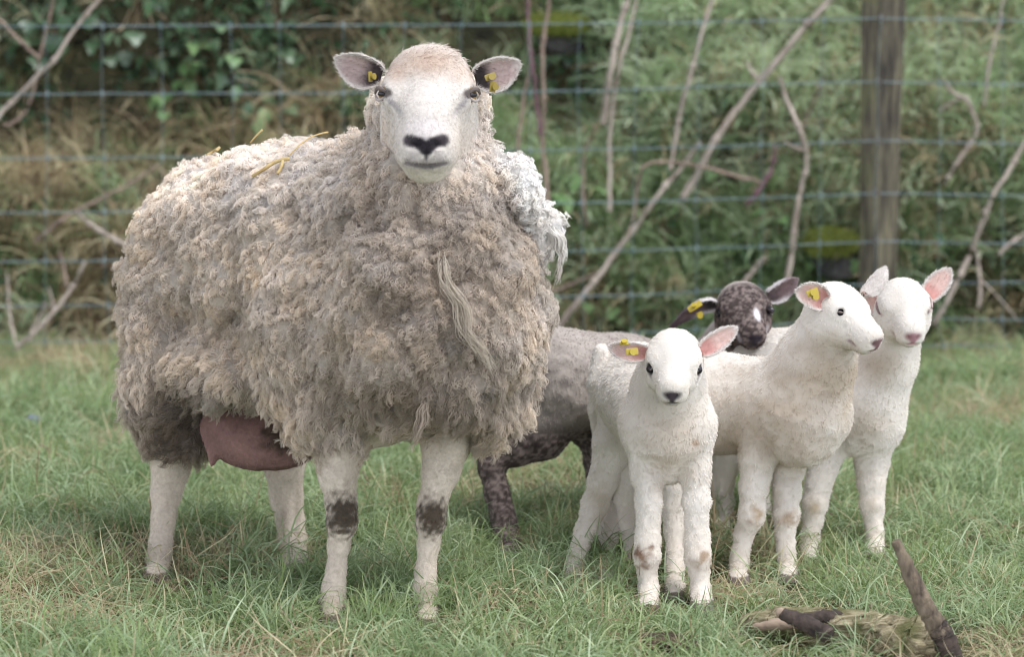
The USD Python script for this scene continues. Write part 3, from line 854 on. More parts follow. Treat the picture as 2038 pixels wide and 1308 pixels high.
def eyeball(parent, c, rad, mat, pupil=None, look=None):
    m = trimesh.creation.icosphere(3, rad)
    e = put('eye', (np.array(m.vertices) + c, np.array(m.faces)), mat, parent, True)
    if pupil:
        f, u, s_ = frame(look)
        pm = trimesh.creation.icosphere(3, 1.0)
        v = np.array(pm.vertices) * [rad * 0.22, rad * 0.34, rad * 0.62]
        R = np.stack([f, u, s_], 1)
        put('pupil', (v @ R.T + c + f * rad * 0.86, np.array(pm.faces)), EYE_DARK, parent, True)
    return e


def ground_foot(px, py):
    """Depth for a hoof whose visible end is at row py: the turf hides its last centimetres."""
    return gd(py + 22)


# ------------------------------------------------------------------ the ewe
def build_ewe():
    rng = np.random.default_rng(101)
    ewe = thing('ewe', 'large shaggy cream ewe with a white face and muddy knees, facing the camera', 'sheep')
    A = at
    xs = axis(-0.80, 0.16, 0.0055, (-0.37, 0.055), 0.003)
    ys = axis(5.70, 6.76, 0.0062, (5.72, 5.99), 0.003)
    zs = axis(0.0, 1.05, 0.005, (0.70, 1.04), 0.003)
    F = Field(xs, ys, zs, 0.035)
    # trunk and neck, lean: the fleece lies over them
    F.cone(A(450, 540, 6.42), A(840, 640, 6.02), 0.155, 0.16)
    F.cone(A(640, 560, 6.22), A(780, 500, 6.08), 0.16, 0.13)
    F.cone(A(855, 600, 6.0), A(852, 400, 6.0), 0.11, 0.075)
    F.cone(A(852, 400, 6.0), A(852, 240, 5.965), 0.075, 0.072)
    F.cone(A(760, 835, 6.02), A(840, 790, 6.0), 0.05, 0.06)
    # fore legs
    da, db = ground_foot(660, 1212), ground_foot(850, 1222)
    F.chain([(735, 760, 6.02, 70), (680, 880, 5.99, 46), (672, 945, 5.97, 37)], 0.03)
    F.chain([(672, 945, 5.97, 37), (679, 1005, 5.965, 29), (681, 1038, 5.95, 29), (674, 1085, 5.96, 20), (669, 1135, 5.95, 18), (664, 1172, 5.94, 22), (662, 1210, 5.92, 26), (661, 1246, gd(1246), 30)], 0.014)
    F.chain([(905, 760, 5.98, 75), (890, 870, 5.97, 46), (878, 935, 5.96, 36)], 0.03)
    F.chain([(878, 935, 5.96, 36), (860, 1005, 5.95, 27), (857, 1037, 5.94, 28), (853, 1085, 5.945, 20), (847, 1140, 5.935, 19), (846, 1178, 5.925, 23), (849, 1215, 5.91, 26), (853, 1254, gd(1254), 30)], 0.014)
    # hind legs: thigh, hock held back, upright shank
    F.chain([(390, 640, 6.38, 70), (352, 800, 6.35, 46), (345, 880, 6.35, 44), (340, 930, 6.36, 36), (331, 980, 6.36, 28), (325, 1035, 6.345, 21), (320, 1080, 6.33, 20), (316, 1120, 6.30, 24), (312, 1162, gd(1162), 31)], 0.02)
    F.chain([(520, 640, 6.5, 70), (560, 820, 6.5, 50), (566, 930, 6.52, 36), (570, 990, 6.52, 30), (578, 1040, 6.50, 25), (582, 1085, 6.46, 28), (586, 1148, gd(1148), 34)], 0.02)
    # head
    C, M = A(854, 180, 5.945), A(848, 290, 5.815)
    f, u, s = frame(M - C)
    R = np.stack([f, u, s])
    F.ell(C, (0.086, 0.070, 0.076), R, 0.03)
    F.ell(A(854, 140, 5.965), (0.058, 0.045, 0.036), None, 0.03)
    F.cone(C + f * 0.03, C + f * 0.10 + u * 0.004, 0.068, 0.052, 0.03)
    F.cone(C + f * 0.10 + u * 0.004, M - f * 0.008, 0.052, 0.044, 0.03)
    for sg in (-1, 1):
        F.ell(C + f * 0.042 + u * 0.030 + s * sg * 0.057, (0.042, 0.024, 0.024), R, 0.02)        # brow
        F.ell(C + f * 0.018 - u * 0.052 + s * sg * 0.042, (0.074, 0.050, 0.036), R, 0.035)        # cheek
        F.ell(M - f * 0.008 - u * 0.016 + s * sg * 0.024, (0.034, 0.030, 0.028), R, 0.03)          # lips
    F.cone(C - u * 0.070 + f * 0.004, M - u * 0.052 - f * 0.026, 0.062, 0.038, 0.035)
    for sg in (-1, 1):
        F.ell(C - u * 0.080 + f * 0.040 + s * sg * 0.034, (0.060, 0.040, 0.038), R, 0.03)
    F.ell(M - f * 0.012 - u * 0.052, (0.028, 0.024, 0.030), R, 0.022)                            # chin
    nose = A(848, 284, 5.772)
    eyes = []
    for sg, (ex, ey) in ((-1, (764, 184)), (1, (938, 186))):
        e = A(ex, ey + 2, 5.890)
        eyes.append(e)
        F.ell(e, (0.016, 0.016, 0.013), None, 0.008, carve=True)
    v0, f0 = F.mesh()
    # finer modelling on the face by pushing vertices
    v = v0
    nv = vnormals(v, f0)
    px, py = project(v)
    onface = (v[:, 1] < 5.93) & (v[:, 2] > 0.72)

    def dent(cx, cy, rx, ry, amt):
        w = np.exp(-(((px - cx) / rx) ** 2 + ((py - cy) / ry) ** 2)) * onface
        v[:] = v - nv * (amt * w)[:, None]
    dent(826, 287, 15, 8, 0.007); dent(873, 287, 15, 8, 0.007)            # nostrils
    for k in np.linspace(-1, 1, 9):
        dent(848 + 38 * k, 331 - 7 * k * k, 7, 4, 0.0026)                  # mouth
    dent(848, 308, 4, 14, 0.004)
    for sg, ex in ((-1, 790), (1, 912)):
        dent(ex, 235, 16, 34, 0.006)                                       # tear trough
    v = v + vnormals(v, f0) * ((meshkit.fbm(v * 70, 3, 12) - 0.5) * 0.0024)[:, None]
    T = np.tile([0.64, 0.585, 0.52], (len(v), 1))
    T *= (0.9 + 0.2 * meshkit.fbm(v * 26, 3, 8))[:, None]

    def spot(cx, cy, rx, ry, col, amt=1.0, soft=0.5, mask=None, rag=0.0):
        d = np.sqrt(((px - cx) / rx) ** 2 + ((py - cy) / ry) ** 2)
        if rag:
            d = d + rag * (meshkit.fbm(v * 130, 3, 5) - 0.5) * 2
        w = amt * (1 - sstep(1 - soft, 1 + soft * 0.4, d)) * (onface if mask is None else mask)
        T[:] = T + w[:, None] * (np.asarray(col) - T)
    spot(852, 122, 88, 36, (0.44, 0.32, 0.24), 0.85, 0.9, v[:, 2] > 0.8)
    spot(790, 145, 26, 24, (0.42, 0.29, 0.21), 0.6, 0.9, v[:, 2] > 0.8)
    spot(925, 150, 34, 22, (0.52, 0.36, 0.26), 0.4, 0.9, v[:, 2] > 0.8)
    spot(850, 355, 90, 40, (0.60, 0.56, 0.42), 0.6, 0.9)
    spot(760, 262, 18, 50, (0.62, 0.48, 0.36), 0.55, 0.9)
    spot(772, 300, 34, 62, (0.50, 0.42, 0.335), 0.55, 0.95); spot(926, 300, 34, 62, (0.50, 0.42, 0.335), 0.5, 0.95); spot(850, 215, 26, 60, (0.66, 0.61, 0.56), 0.5, 0.95)
    spot(848, 258, 46, 30, (0.66, 0.60, 0.59), 0.6, 0.9)
    blk = (0.022, 0.018, 0.022)
    for k in np.linspace(0, 1, 7):
        for sg in (-1, 1):
            spot(848 + sg * (36 - 33 * k), 279 + 14 * k - 3 * math.sin(3.1 * k), 13, 14 - 1.5 * k, (0.055, 0.046, 0.05), 0.95, 0.5)
            spot(848 + sg * (31 - 17 * k), 281 + 8 * k, 8, 5.5, (0.006, 0.005, 0.006), 0.95, 0.6)
    spot(848, 275, 12, 5, (0.45, 0.40, 0.40), 0.6, 0.8)
    spot(836, 285, 15, 14, blk, 0.95, 0.5); spot(861, 285, 15, 14, blk, 0.95, 0.5); spot(848, 294, 19, 14, blk, 1, 0.5)
    spot(848, 300, 14, 11, blk, 1, 0.5); spot(848, 309, 5, 14, blk, 0.9, 0.6)
    for k in np.linspace(-1, 1, 15):
        spot(848 + 40 * k, 332 - 7 * k * k, 8, 6 - 2.5 * abs(k), (0.06, 0.05, 0.052), 0.8, 0.9)
    spot(848, 326, 40, 13, (0.20, 0.175, 0.175), 0.7, 0.95)  # grey lips, with the soft mouth shadow painted in
    spot(822, 310, 14, 14, (0.40, 0.36, 0.35), 0.5, 0.95); spot(874, 310, 14, 14, (0.40, 0.36, 0.35), 0.5, 0.95)
    spot(815, 320, 16, 10, (0.30, 0.27, 0.26), 0.5, 0.9); spot(882, 320, 16, 10, (0.30, 0.27, 0.26), 0.5, 0.9)
    for ex, ey, sg in ((764, 184, -1), (938, 186, 1)):
        spot(ex, ey, 19, 12, (0.08, 0.065, 0.06), 0.95, 0.4)
        for k in np.linspace(0, 1, 5):
            spot(ex - sg * (12 + 17 * k), ey + 14 + 26 * k, 8, 8, (0.26, 0.235, 0.25), 0.6 * (1 - 0.5 * k), 0.9)
    low = v[:, 2] < 0.45
    MUDK = np.array([0.040, 0.028, 0.018]) * (0.45 + 1.3 * meshkit.fbm(v * 150, 3, 77))[:, None]
    T[low] = T[low] * [0.93, 0.88, 0.80] * (0.82 + 0.36 * meshkit.fbm(v[low] * [40, 40, 14], 3, 66))[:, None]
    spot(682, 1028, 44, 50, MUDK, 0.95, 0.6, low & (v[:, 1] < 6.1), 0.55)
    spot(862, 1030, 41, 46, MUDK, 0.95, 0.6, low & (v[:, 1] < 6.1), 0.55)
    spot(850, 1185, 22, 30, (0.42, 0.33, 0.25), 0.6, 0.9, low & (v[:, 1] < 6.1)); spot(664, 1205, 26, 24, (0.46, 0.37, 0.28), 0.5, 0.9, low & (v[:, 1] < 6.1))
    spot(566, 1040, 9, 50, (0.25, 0.2, 0.16), 0.5, 0.9, low & (v[:, 1] > 6.2)); spot(592, 1020, 9, 60, (0.25, 0.2, 0.16), 0.5, 0.9, low & (v[:, 1] > 6.2))
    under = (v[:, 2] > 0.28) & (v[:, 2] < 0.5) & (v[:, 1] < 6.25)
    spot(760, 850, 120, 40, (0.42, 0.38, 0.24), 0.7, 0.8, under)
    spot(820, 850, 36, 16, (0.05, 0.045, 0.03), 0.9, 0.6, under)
    spot(690, 965, 8, 16, (0.35, 0.3, 0.24), 0.6, 0.8, low)
    T[v[:, 2] < 0.022] = (0.16, 0.13, 0.10)
    body = put('body', (v, f0), SKIN, ewe, True, T)
    bare = (v[:, 2] > 0.72) & (v[:, 1] < 5.985) | (v[:, 2] < 0.42)
    away = np.ones(len(v))
    for e in eyes:
        away *= sstep(0.011, 0.02, np.linalg.norm(v - e, axis=1))
    away *= 1 - 0.9 * np.exp(-(((px - 848) / 34) ** 2 + ((py - 292) / 24) ** 2)) * onface
    fur('short_hair', v, f0, T, 26000, 0.0048, str(body.GetPath()), rng, lay=0.88, width=0.0008, jitter=0.14, weight=bare * away)
    # poll tuft
    pw = np.exp(-(((px - 870) / 52) ** 2 + ((py - 108) / 22) ** 2)) * (v[:, 2] > 0.93) * (v[:, 1] < 6.05)
    fur('poll_tuft', v, f0, T * 0.95, 260, 0.012, str(body.GetPath()), rng, lay=0.75, width=0.0008, jitter=0.3, weight=pw + 1e-9, flow=(0.7, 0.1, 0.1))
    for e, sg in zip(eyes, (-1, 1)):
        look = unit(np.array([sg * 0.75, -0.8, 0.05]))
        eyeball(ewe, e + np.array([-sg * 0.0045, 0.0002, -0.0005]), 0.0142, EYE_AMBER, True, look)
        lid = []
        for k, (h, rr) in enumerate(((0.0098, 0.0038), (-0.0110, 0.0028))):
            a = np.linspace(-1, 1, 11)
            fr, ur, sr = frame(look)
            pts = e + fr * (0.0115 - 0.006 * a ** 2)[:, None] + sr * (a * 0.0155)[:, None] + ur * (h * (1 - a ** 2))[:, None]
            tv = tube(pts, rr * (1 - 0.5 * a ** 2), 8)
            put('eyelid', tv, SKIN, ewe, True, np.tile((0.17, 0.14, 0.125) if k == 0 else (0.42, 0.37, 0.34), (len(tv[0]), 1)))
    white, pink = (0.60, 0.55, 0.50), (0.47, 0.36, 0.33)
    c, nf, ep = add_ear(ewe, rng, A(760, 148, 5.925), A(666, 116, 5.93), (0.12, -1, -0.22), 0.060, white, pink, deep_col=(0.06, 0.045, 0.045), cup=0.95, bend=(0, 0, -0.004), n_fur=1500)
    ear_tag(ewe, A(737, 152, 5.895), (0.9, -0.5, 0.1), (0.1, 0, 1), 0.018, TAG_OLD)
    c, nf, ep = add_ear(ewe, rng, A(945, 154, 5.925), A(1036, 124, 5.93), (-0.12, -1, -0.22), 0.060, white, pink, deep_col=(0.05, 0.04, 0.04), cup=0.95, bend=(0, 0, -0.004), n_fur=1500)
    ear_tag(ewe, A(976, 152, 5.885), (0.3, -1, 0.3), (0.9, 0, 0.35), 0.020, TAG_OLD)
    ear_tag(ewe, A(981, 172, 5.882), (0.5, -1, 0.0), (0.15, 0, 1), 0.020, TAG_OLD)
    # udder and teat
    U = Field(axis(-0.62, -0.30, 0.006), axis(6.02, 6.5, 0.006), axis(0.20, 0.47, 0.006), 0.03)
    U.ell(A(505, 850, 6.27), (0.10, 0.09, 0.078), None); U.ell(A(560, 880, 6.25), (0.072, 0.08, 0.052), None)
    U.cone(A(428, 890, 6.235), A(422, 922, 6.225), 0.016, 0.0075, 0.012)
    uv_, uf_ = U.mesh()
    un = vnormals(uv_, uf_)
    uv_ = uv_ + un * ((meshkit.fbm(uv_ * 22, 3, 14) - 0.5) * 0.010 + (meshkit.fbm(uv_ * [130, 130, 60], 3, 15) - 0.5) * 0.003)[:, None]
    ux, uy = project(uv_)
    UT = np.array([0.245, 0.142, 0.122]) * (0.55 + 0.9 * meshkit.fbm(uv_ * 24, 4, 16))[:, None]
    vein = sstep(0.035, 0.0, np.abs(meshkit.fbm(uv_ * 16, 2, 18) - 0.5))
    UT += (vein * 0.35)[:, None] * (np.array([0.13, 0.07, 0.085]) - UT)
    dw = sstep(1.2, 0.4, np.sqrt(((ux - 580) / 75) ** 2 + ((uy - 872) / 34) ** 2) + (meshkit.fbm(uv_ * 70, 3, 19) - 0.5) * 1.2)
    UT += (dw * 0.85)[:, None] * (np.array([0.045, 0.035, 0.022]) - UT)
    ud = put('udder', (uv_, uf_), SKIN, ewe, True, UT)
    fur('fine_hair', uv_, uf_, UT * 1.3 + 0.05, 900, 0.006, str(ud.GetPath()), rng, lay=0.7, width=0.0006)

    # ---------------- fleece: base volume
    G = Field(axis(-0.86, 0.20, 0.0062), axis(5.66, 6.85, 0.0062), axis(0.22, 1.0, 0.0062), 0.05)
    G.cone(A(454, 514, 6.44), A(840, 635, 6.00), 0.170, 0.180)
    G.cone(A(560, 500, 6.32), A(770, 450, 6.10), 0.185, 0.15)
    G.cone(A(860, 640, 5.97), A(855, 560, 5.965), 0.185, 0.17)
    G.cone(A(855, 560, 5.965), A(852, 430, 5.985), 0.165, 0.122)
    G.cone(A(852, 430, 5.985), A(852, 250, 6.03), 0.120, 0.100)
    G.ell(A(632, 690, 6.055), (0.108, 0.10, 0.17), None, 0.025); G.ell(A(662, 815, 6.01), (0.066, 0.07, 0.080), None, 0.02)
    G.ell(A(968, 800, 5.97), (0.060, 0.08, 0.088), None, 0.02); G.ell(A(968, 620, 6.02), (0.07, 0.1, 0.16))
    G.cone(A(355, 600, 6.38), A(335, 760, 6.35), 0.085, 0.066, 0.04)
    G.cone(A(335, 760, 6.35), A(342, 868, 6.35), 0.066, 0.044, 0.03)
    G.cone(A(342, 868, 6.35), A(334, 915, 6.355), 0.044, 0.030, 0.03)
    G.ell(A(470, 730, 6.26), (0.12, 0.12, 0.07))
    G.cone(A(700, 780, 5.98), A(690, 850, 5.98), 0.065, 0.030, 0.03)
    G.cone(A(300, 560, 6.52), A(292, 830, 6.53), 0.04, 0.025, 0.03)                      # tail
    for q in ((984, 306, 5.985, 0.015), (1008, 330, 5.98, 0.013), (1020, 352, 5.96, 0.023), (1030, 385, 5.95, 0.025), (1046, 408, 5.955, 0.021), (1072, 430, 5.955, 0.019), (1094, 450, 5.95, 0.016), (1100, 468, 5.95, 0.014), (1074, 478, 5.955, 0.018), (1058, 500, 5.96, 0.014)):
        G.ell(A(*q[:3]), (q[3],) * 3, None, 0.006)
    gv, gf = G.mesh()
    gn = vnormals(gv, gf)
    from scipy.spatial import cKDTree
    dn = (meshkit.fbm(gv * 13, 2, 41) - 0.5) * 0.05
    for cnt, rad, hgt in ((1300, 0.033, 0.018), (3400, 0.020, 0.013)):        # the fleece parts into rounded staples
        ti, wi = sample(gv, gf, cnt, rng)
        seeds = (gv[ti] * wi[..., None]).sum(1)
        warp = np.stack([meshkit.noise(gv * 40 + 50 * i, 5) - 0.5 for i in range(3)], 1) * 0.012
        dist = cKDTree(seeds * [1, 1, 0.75]).query((gv + warp) * [1, 1, 0.75])[0]
        dn += hgt * (np.sqrt(np.clip(1 - (dist / rad) ** 2, 0, 1)) - 0.5)
    relief = sstep(-0.03, 0.012, dn)                    # low in the partings, where crease shade is painted into the wool
    gv = gv + gn * dn[:, None]
    gx_, gy_ = project(gv)

    def fleece_colour(p, deep):
        qx, qy = project(p)
        near = p[:, 1] < 6.7
        T = np.tile([0.64, 0.555, 0.455], (len(p), 1))
        mix = lambda w, c: T.__iadd__(np.clip(w, 0, 1)[:, None] * (np.asarray(c) - T))
        mix(sstep(0.62, 0.80, p[:, 2]) * 0.85, (0.84, 0.765, 0.68))                       # cream back, painted paler still for light from above
        mix(0.55 * sstep(0.70, 0.82, p[:, 2]) * sstep(560, 300, qx), (0.76, 0.635, 0.52))  # rust on the rump
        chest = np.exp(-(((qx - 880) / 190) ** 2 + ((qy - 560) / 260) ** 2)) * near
        mix(chest * 1.0, (0.38, 0.315, 0.25))  # dirty grey-brown chest, painted darker still for its shading
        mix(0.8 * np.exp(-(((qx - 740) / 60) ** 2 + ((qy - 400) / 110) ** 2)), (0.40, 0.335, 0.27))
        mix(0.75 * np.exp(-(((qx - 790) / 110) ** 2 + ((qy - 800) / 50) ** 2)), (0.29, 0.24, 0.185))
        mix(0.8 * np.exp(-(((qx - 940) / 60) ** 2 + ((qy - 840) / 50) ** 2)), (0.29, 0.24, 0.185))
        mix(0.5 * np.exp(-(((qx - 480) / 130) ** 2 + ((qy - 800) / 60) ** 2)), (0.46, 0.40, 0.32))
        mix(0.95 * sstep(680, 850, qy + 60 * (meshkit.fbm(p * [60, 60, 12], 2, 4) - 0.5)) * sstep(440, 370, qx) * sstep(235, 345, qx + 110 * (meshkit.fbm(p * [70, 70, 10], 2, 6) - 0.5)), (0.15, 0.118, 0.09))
        mix(1.6 * np.exp(-(((qx - 1070) / 66) ** 2 + ((qy - 410) / 110) ** 2)) * sstep(985, 1008, qx - 0.36 * (qy - 300) + 26 * (meshkit.fbm(p * 40, 2, 9) - 0.5)), (0.86, 0.83, 0.78))
        mix(0.8 * np.exp(-(((qx - 998) / 22) ** 2 + ((qy - 312) / 26) ** 2)), (0.86, 0.83, 0.78))
        mix(0.45 * sstep(1050, 1090, qx), (0.62, 0.57, 0.51))  # right edge painted paler, a rim of light in the wool colour
        T *= (0.62 + 0.74 * meshkit.fbm(p * 10, 4, 91))[:, None]
        T += ((meshkit.fbm(p * 22, 2, 92) - 0.5) * 0.16)[:, None] * T * np.array([1.3, 0.8, -0.2])
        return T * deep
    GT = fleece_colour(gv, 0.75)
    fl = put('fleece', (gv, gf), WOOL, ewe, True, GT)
    fp = str(fl.GetPath())
    # locks: bundles of crimped strands whose tips draw together
    gn = vnormals(gv, gf)

    def locks(name, n, S, Pn, length, spread, wid, wave, weight=None, grow=1.0):
        tri, w = sample(gv, gf, n, rng, weight)
        get = lambda B: (B[tri] * w[..., None]).sum(1)
        P, Nn = get(gv), unit(get(gn))
        keep = np.ones(n, bool)
        hx, hy = project(P)                                        # keep wool off the face
        keep &= ~((np.abs(hx - 852) < 84) & (hy < 335) & (P[:, 1] < 5.90))
        P, Nn = P[keep], Nn[keep]; n = len(P)
        swirl = np.stack([meshkit.fbm(P * 7 + 100 * i, 2, 60 + i) - 0.5 for i in range(3)], 1) * 3.2
        fl_ = np.array([-0.12, 0.0, -0.9]) + swirl * 0.8
        fl_ = unit(fl_ - (fl_ * Nn).sum(1, keepdims=True) * Nn)
        low = sstep(0.50, 0.34, P[:, 2])[:, None]
        D = unit(Nn * (0.78 - 0.38 * low) + fl_ * (0.55 + 0.6 * low) + rng.normal(0, 0.40, (n, 3)))
        L = length * rng.uniform(0.7, 1.25, n) * (1 + 1.0 * low[:, 0])
        t1 = unit(np.cross(Nn, fl_ + 1e-3)); t2 = np.cross(Nn, t1)
        a, rr = rng.uniform(0, 2 * np.pi, (n, S)), spread * np.sqrt(rng.uniform(0, 1, (n, S)))
        off = t1[:, None] * (rr * np.cos(a))[..., None] + t2[:, None] * (rr * np.sin(a))[..., None]
        ss = np.linspace(0, 1, Pn)
        pinch = (1 - 0.6 * ss ** 1.3)
        ph, om = rng.uniform(0, 6.28, n), rng.uniform(7, 12, n)
        phs = ph[:, None] + rng.normal(0, 0.5, (n, S))
        e1 = unit(np.cross(D, t1)); e2 = np.cross(D, e1)
        pts = P[:, None, None] + off[:, :, None] * pinch[None, None, :, None] + D[:, None, None] * (ss[None, None] * L[:, None, None] * rng.uniform(0.75, 1.1, (n, S, 1)))[..., None]
        sag = fl_ * (L * 0.35)[:, None]
        pts = pts + sag[:, None, None] * (ss ** 2)[None, None, :, None]
        wv = wave * (0.3 + ss)[None, None]
        pts = pts + e1[:, None, None] * (wv * np.cos(phs[..., None] + om[:, None, None] * ss))[..., None] + e2[:, None, None] * (wv * np.sin(phs[..., None] + om[:, None, None] * ss))[..., None]
        pts[:, :, 0] -= Nn[:, None] * 0.004
        cre = get(relief[:, None])
        C = fleece_colour(P, 1.0) * rng.uniform(0.82, 1.16, (n, 1)) * (0.80 + 0.28 * cre[keep])
        C = C[:, None] * rng.uniform(0.9, 1.1, (n, S, 1))
        return curves(name, pts.reshape(-1, Pn, 3), wid * np.linspace(1, 0.4, Pn), C.reshape(-1, 3), HAIR, fp)
    locks('wool_lock', 9500, 11, 7, 0.0125, 0.0095, 0.0013, 0.0034)
    locks('wool_fuzz', 12000, 3, 5, 0.010, 0.009, 0.0008, 0.0035)
    # the long pale lock hanging on the chest, and the torn tuft hanging from the shoulder
    def hank(name, pix, n, rad, tint, wid=0.0016, wave=0.003, d_=None):
        line = smooth_line([A(*q) for q in pix], 14)
        t = np.linspace(0, 1, 14)
        env = rad * np.sin(np.pi * np.clip(t * 0.85 + 0.1, 0, 1)) ** 0.7 * (1 - 0.7 * t ** 3)
        a, rr = rng.uniform(0, 6.28, n), np.sqrt(rng.uniform(0, 1, n))
        o = np.stack([np.cos(a) * rr, 0.5 * np.sin(a) * rr, 0.25 * np.sin(a * 2) * rr], 1)
        t0, t1 = rng.uniform(0, 0.4, n), rng.uniform(0.6, 1.0, n)
        tt = t0[:, None] + (t1 - t0)[:, None] * t[None]
        base = np.stack([np.interp(tt, t, line[:, i]) for i in range(3)], -1)
        ev = np.interp(tt, t, env)
        ph = rng.uniform(0, 6.28, (n, 1))
        pts = base + o[:, None] * ev[..., None] + wave * 0.5 * np.stack([np.sin(tt * 16 + ph * 0.35), 0 * tt, np.cos(tt * 13 + ph)], -1) + rng.normal(0, 0.0012, (n, 1, 3)) * (tt[..., None] - 0.2) * 4
        curves(name, pts, wid * np.linspace(1, 0.5, 14), np.asarray(tint) * rng.uniform(0.8, 1.1, (n, 1)), HAIR, fp)
    hank('hanging_lock', [(872, 505, 5.785), (893, 565, 5.766), (916, 620, 5.758), (934, 670, 5.756), (956, 705, 5.759), (990, 738, 5.770)], 85, 0.0150, (0.52, 0.455, 0.365), wid=0.0009, wave=0.012)
    hank('torn_tuft', [(1085, 440, 5.93), (1104, 470, 5.93), (1116, 500, 5.935), (1117, 522, 5.935)], 120, 0.016, (0.72, 0.68, 0.62), wave=0.005)
    hank('torn_tuft', [(1113, 515, 5.935), (1112, 540, 5.935), (1109, 565, 5.935)], 24, 0.006, (0.55, 0.5, 0.44), wave=0.002)
    for q in (((845, 800, 5.79), (835, 850, 5.80), (822, 880, 5.81)), ((640, 770, 5.93), (650, 830, 5.925), (668, 868, 5.93)), ((720, 790, 5.86), (735, 830, 5.865), (742, 850, 5.87))):
        hank('belly_lock', list(q), 90, 0.012, (0.40, 0.33, 0.26))
    return ewe, gv


EWE, FLEECE_V = build_ewe()


def fleece_at(px, py):
    x, y = project(FLEECE_V)
    m = ((x - px) ** 2 + (y - py) ** 2) < 144
    return at(px, py, FLEECE_V[m][:, 1].min() - 0.022) if m.any() else at(px, py, 6.3)


STRAW_GOLD = noisy('straw_gold', (0.36, 0.25, 0.10), (0.52, 0.40, 0.19), 40, bump=0.2)
for lab, pix, w, fork in (
        ('forked golden straw lying on the middle of the fleece back', [(503, 350), (525, 337), (548, 322), (575, 316)], 9, [(563, 320), (560, 331), (552, 345)]),
        ('short golden straw on the edge of the ewe rump', [(412, 308), (421, 303), (431, 299)], 7, None),
        ('thin curled dry leaf standing up on the ridge of the back', [(498, 284), (508, 272), (522, 258)], 5, None),
        ('thin greenish grass stalk lying on the back near the neck', [(575, 310), (600, 285), (625, 270), (652, 263)], 4, None)):
    t = thing('straw_stalk', lab, 'straw', 'straw bits on the ewe')
    q = [fleece_at(*p) for p in pix]
    put('stalk', tube(smooth_line(q, 10), w * 0.5 * mpp(6.1) * np.linspace(0.7, 1, 10), 6), STRAW_GOLD, t, True)
    if fork:
        put('side_blade', tube(smooth_line([fleece_at(*p) for p in fork], 8), 3.4 * mpp(6.1), 6), STRAW_GOLD, t, True)


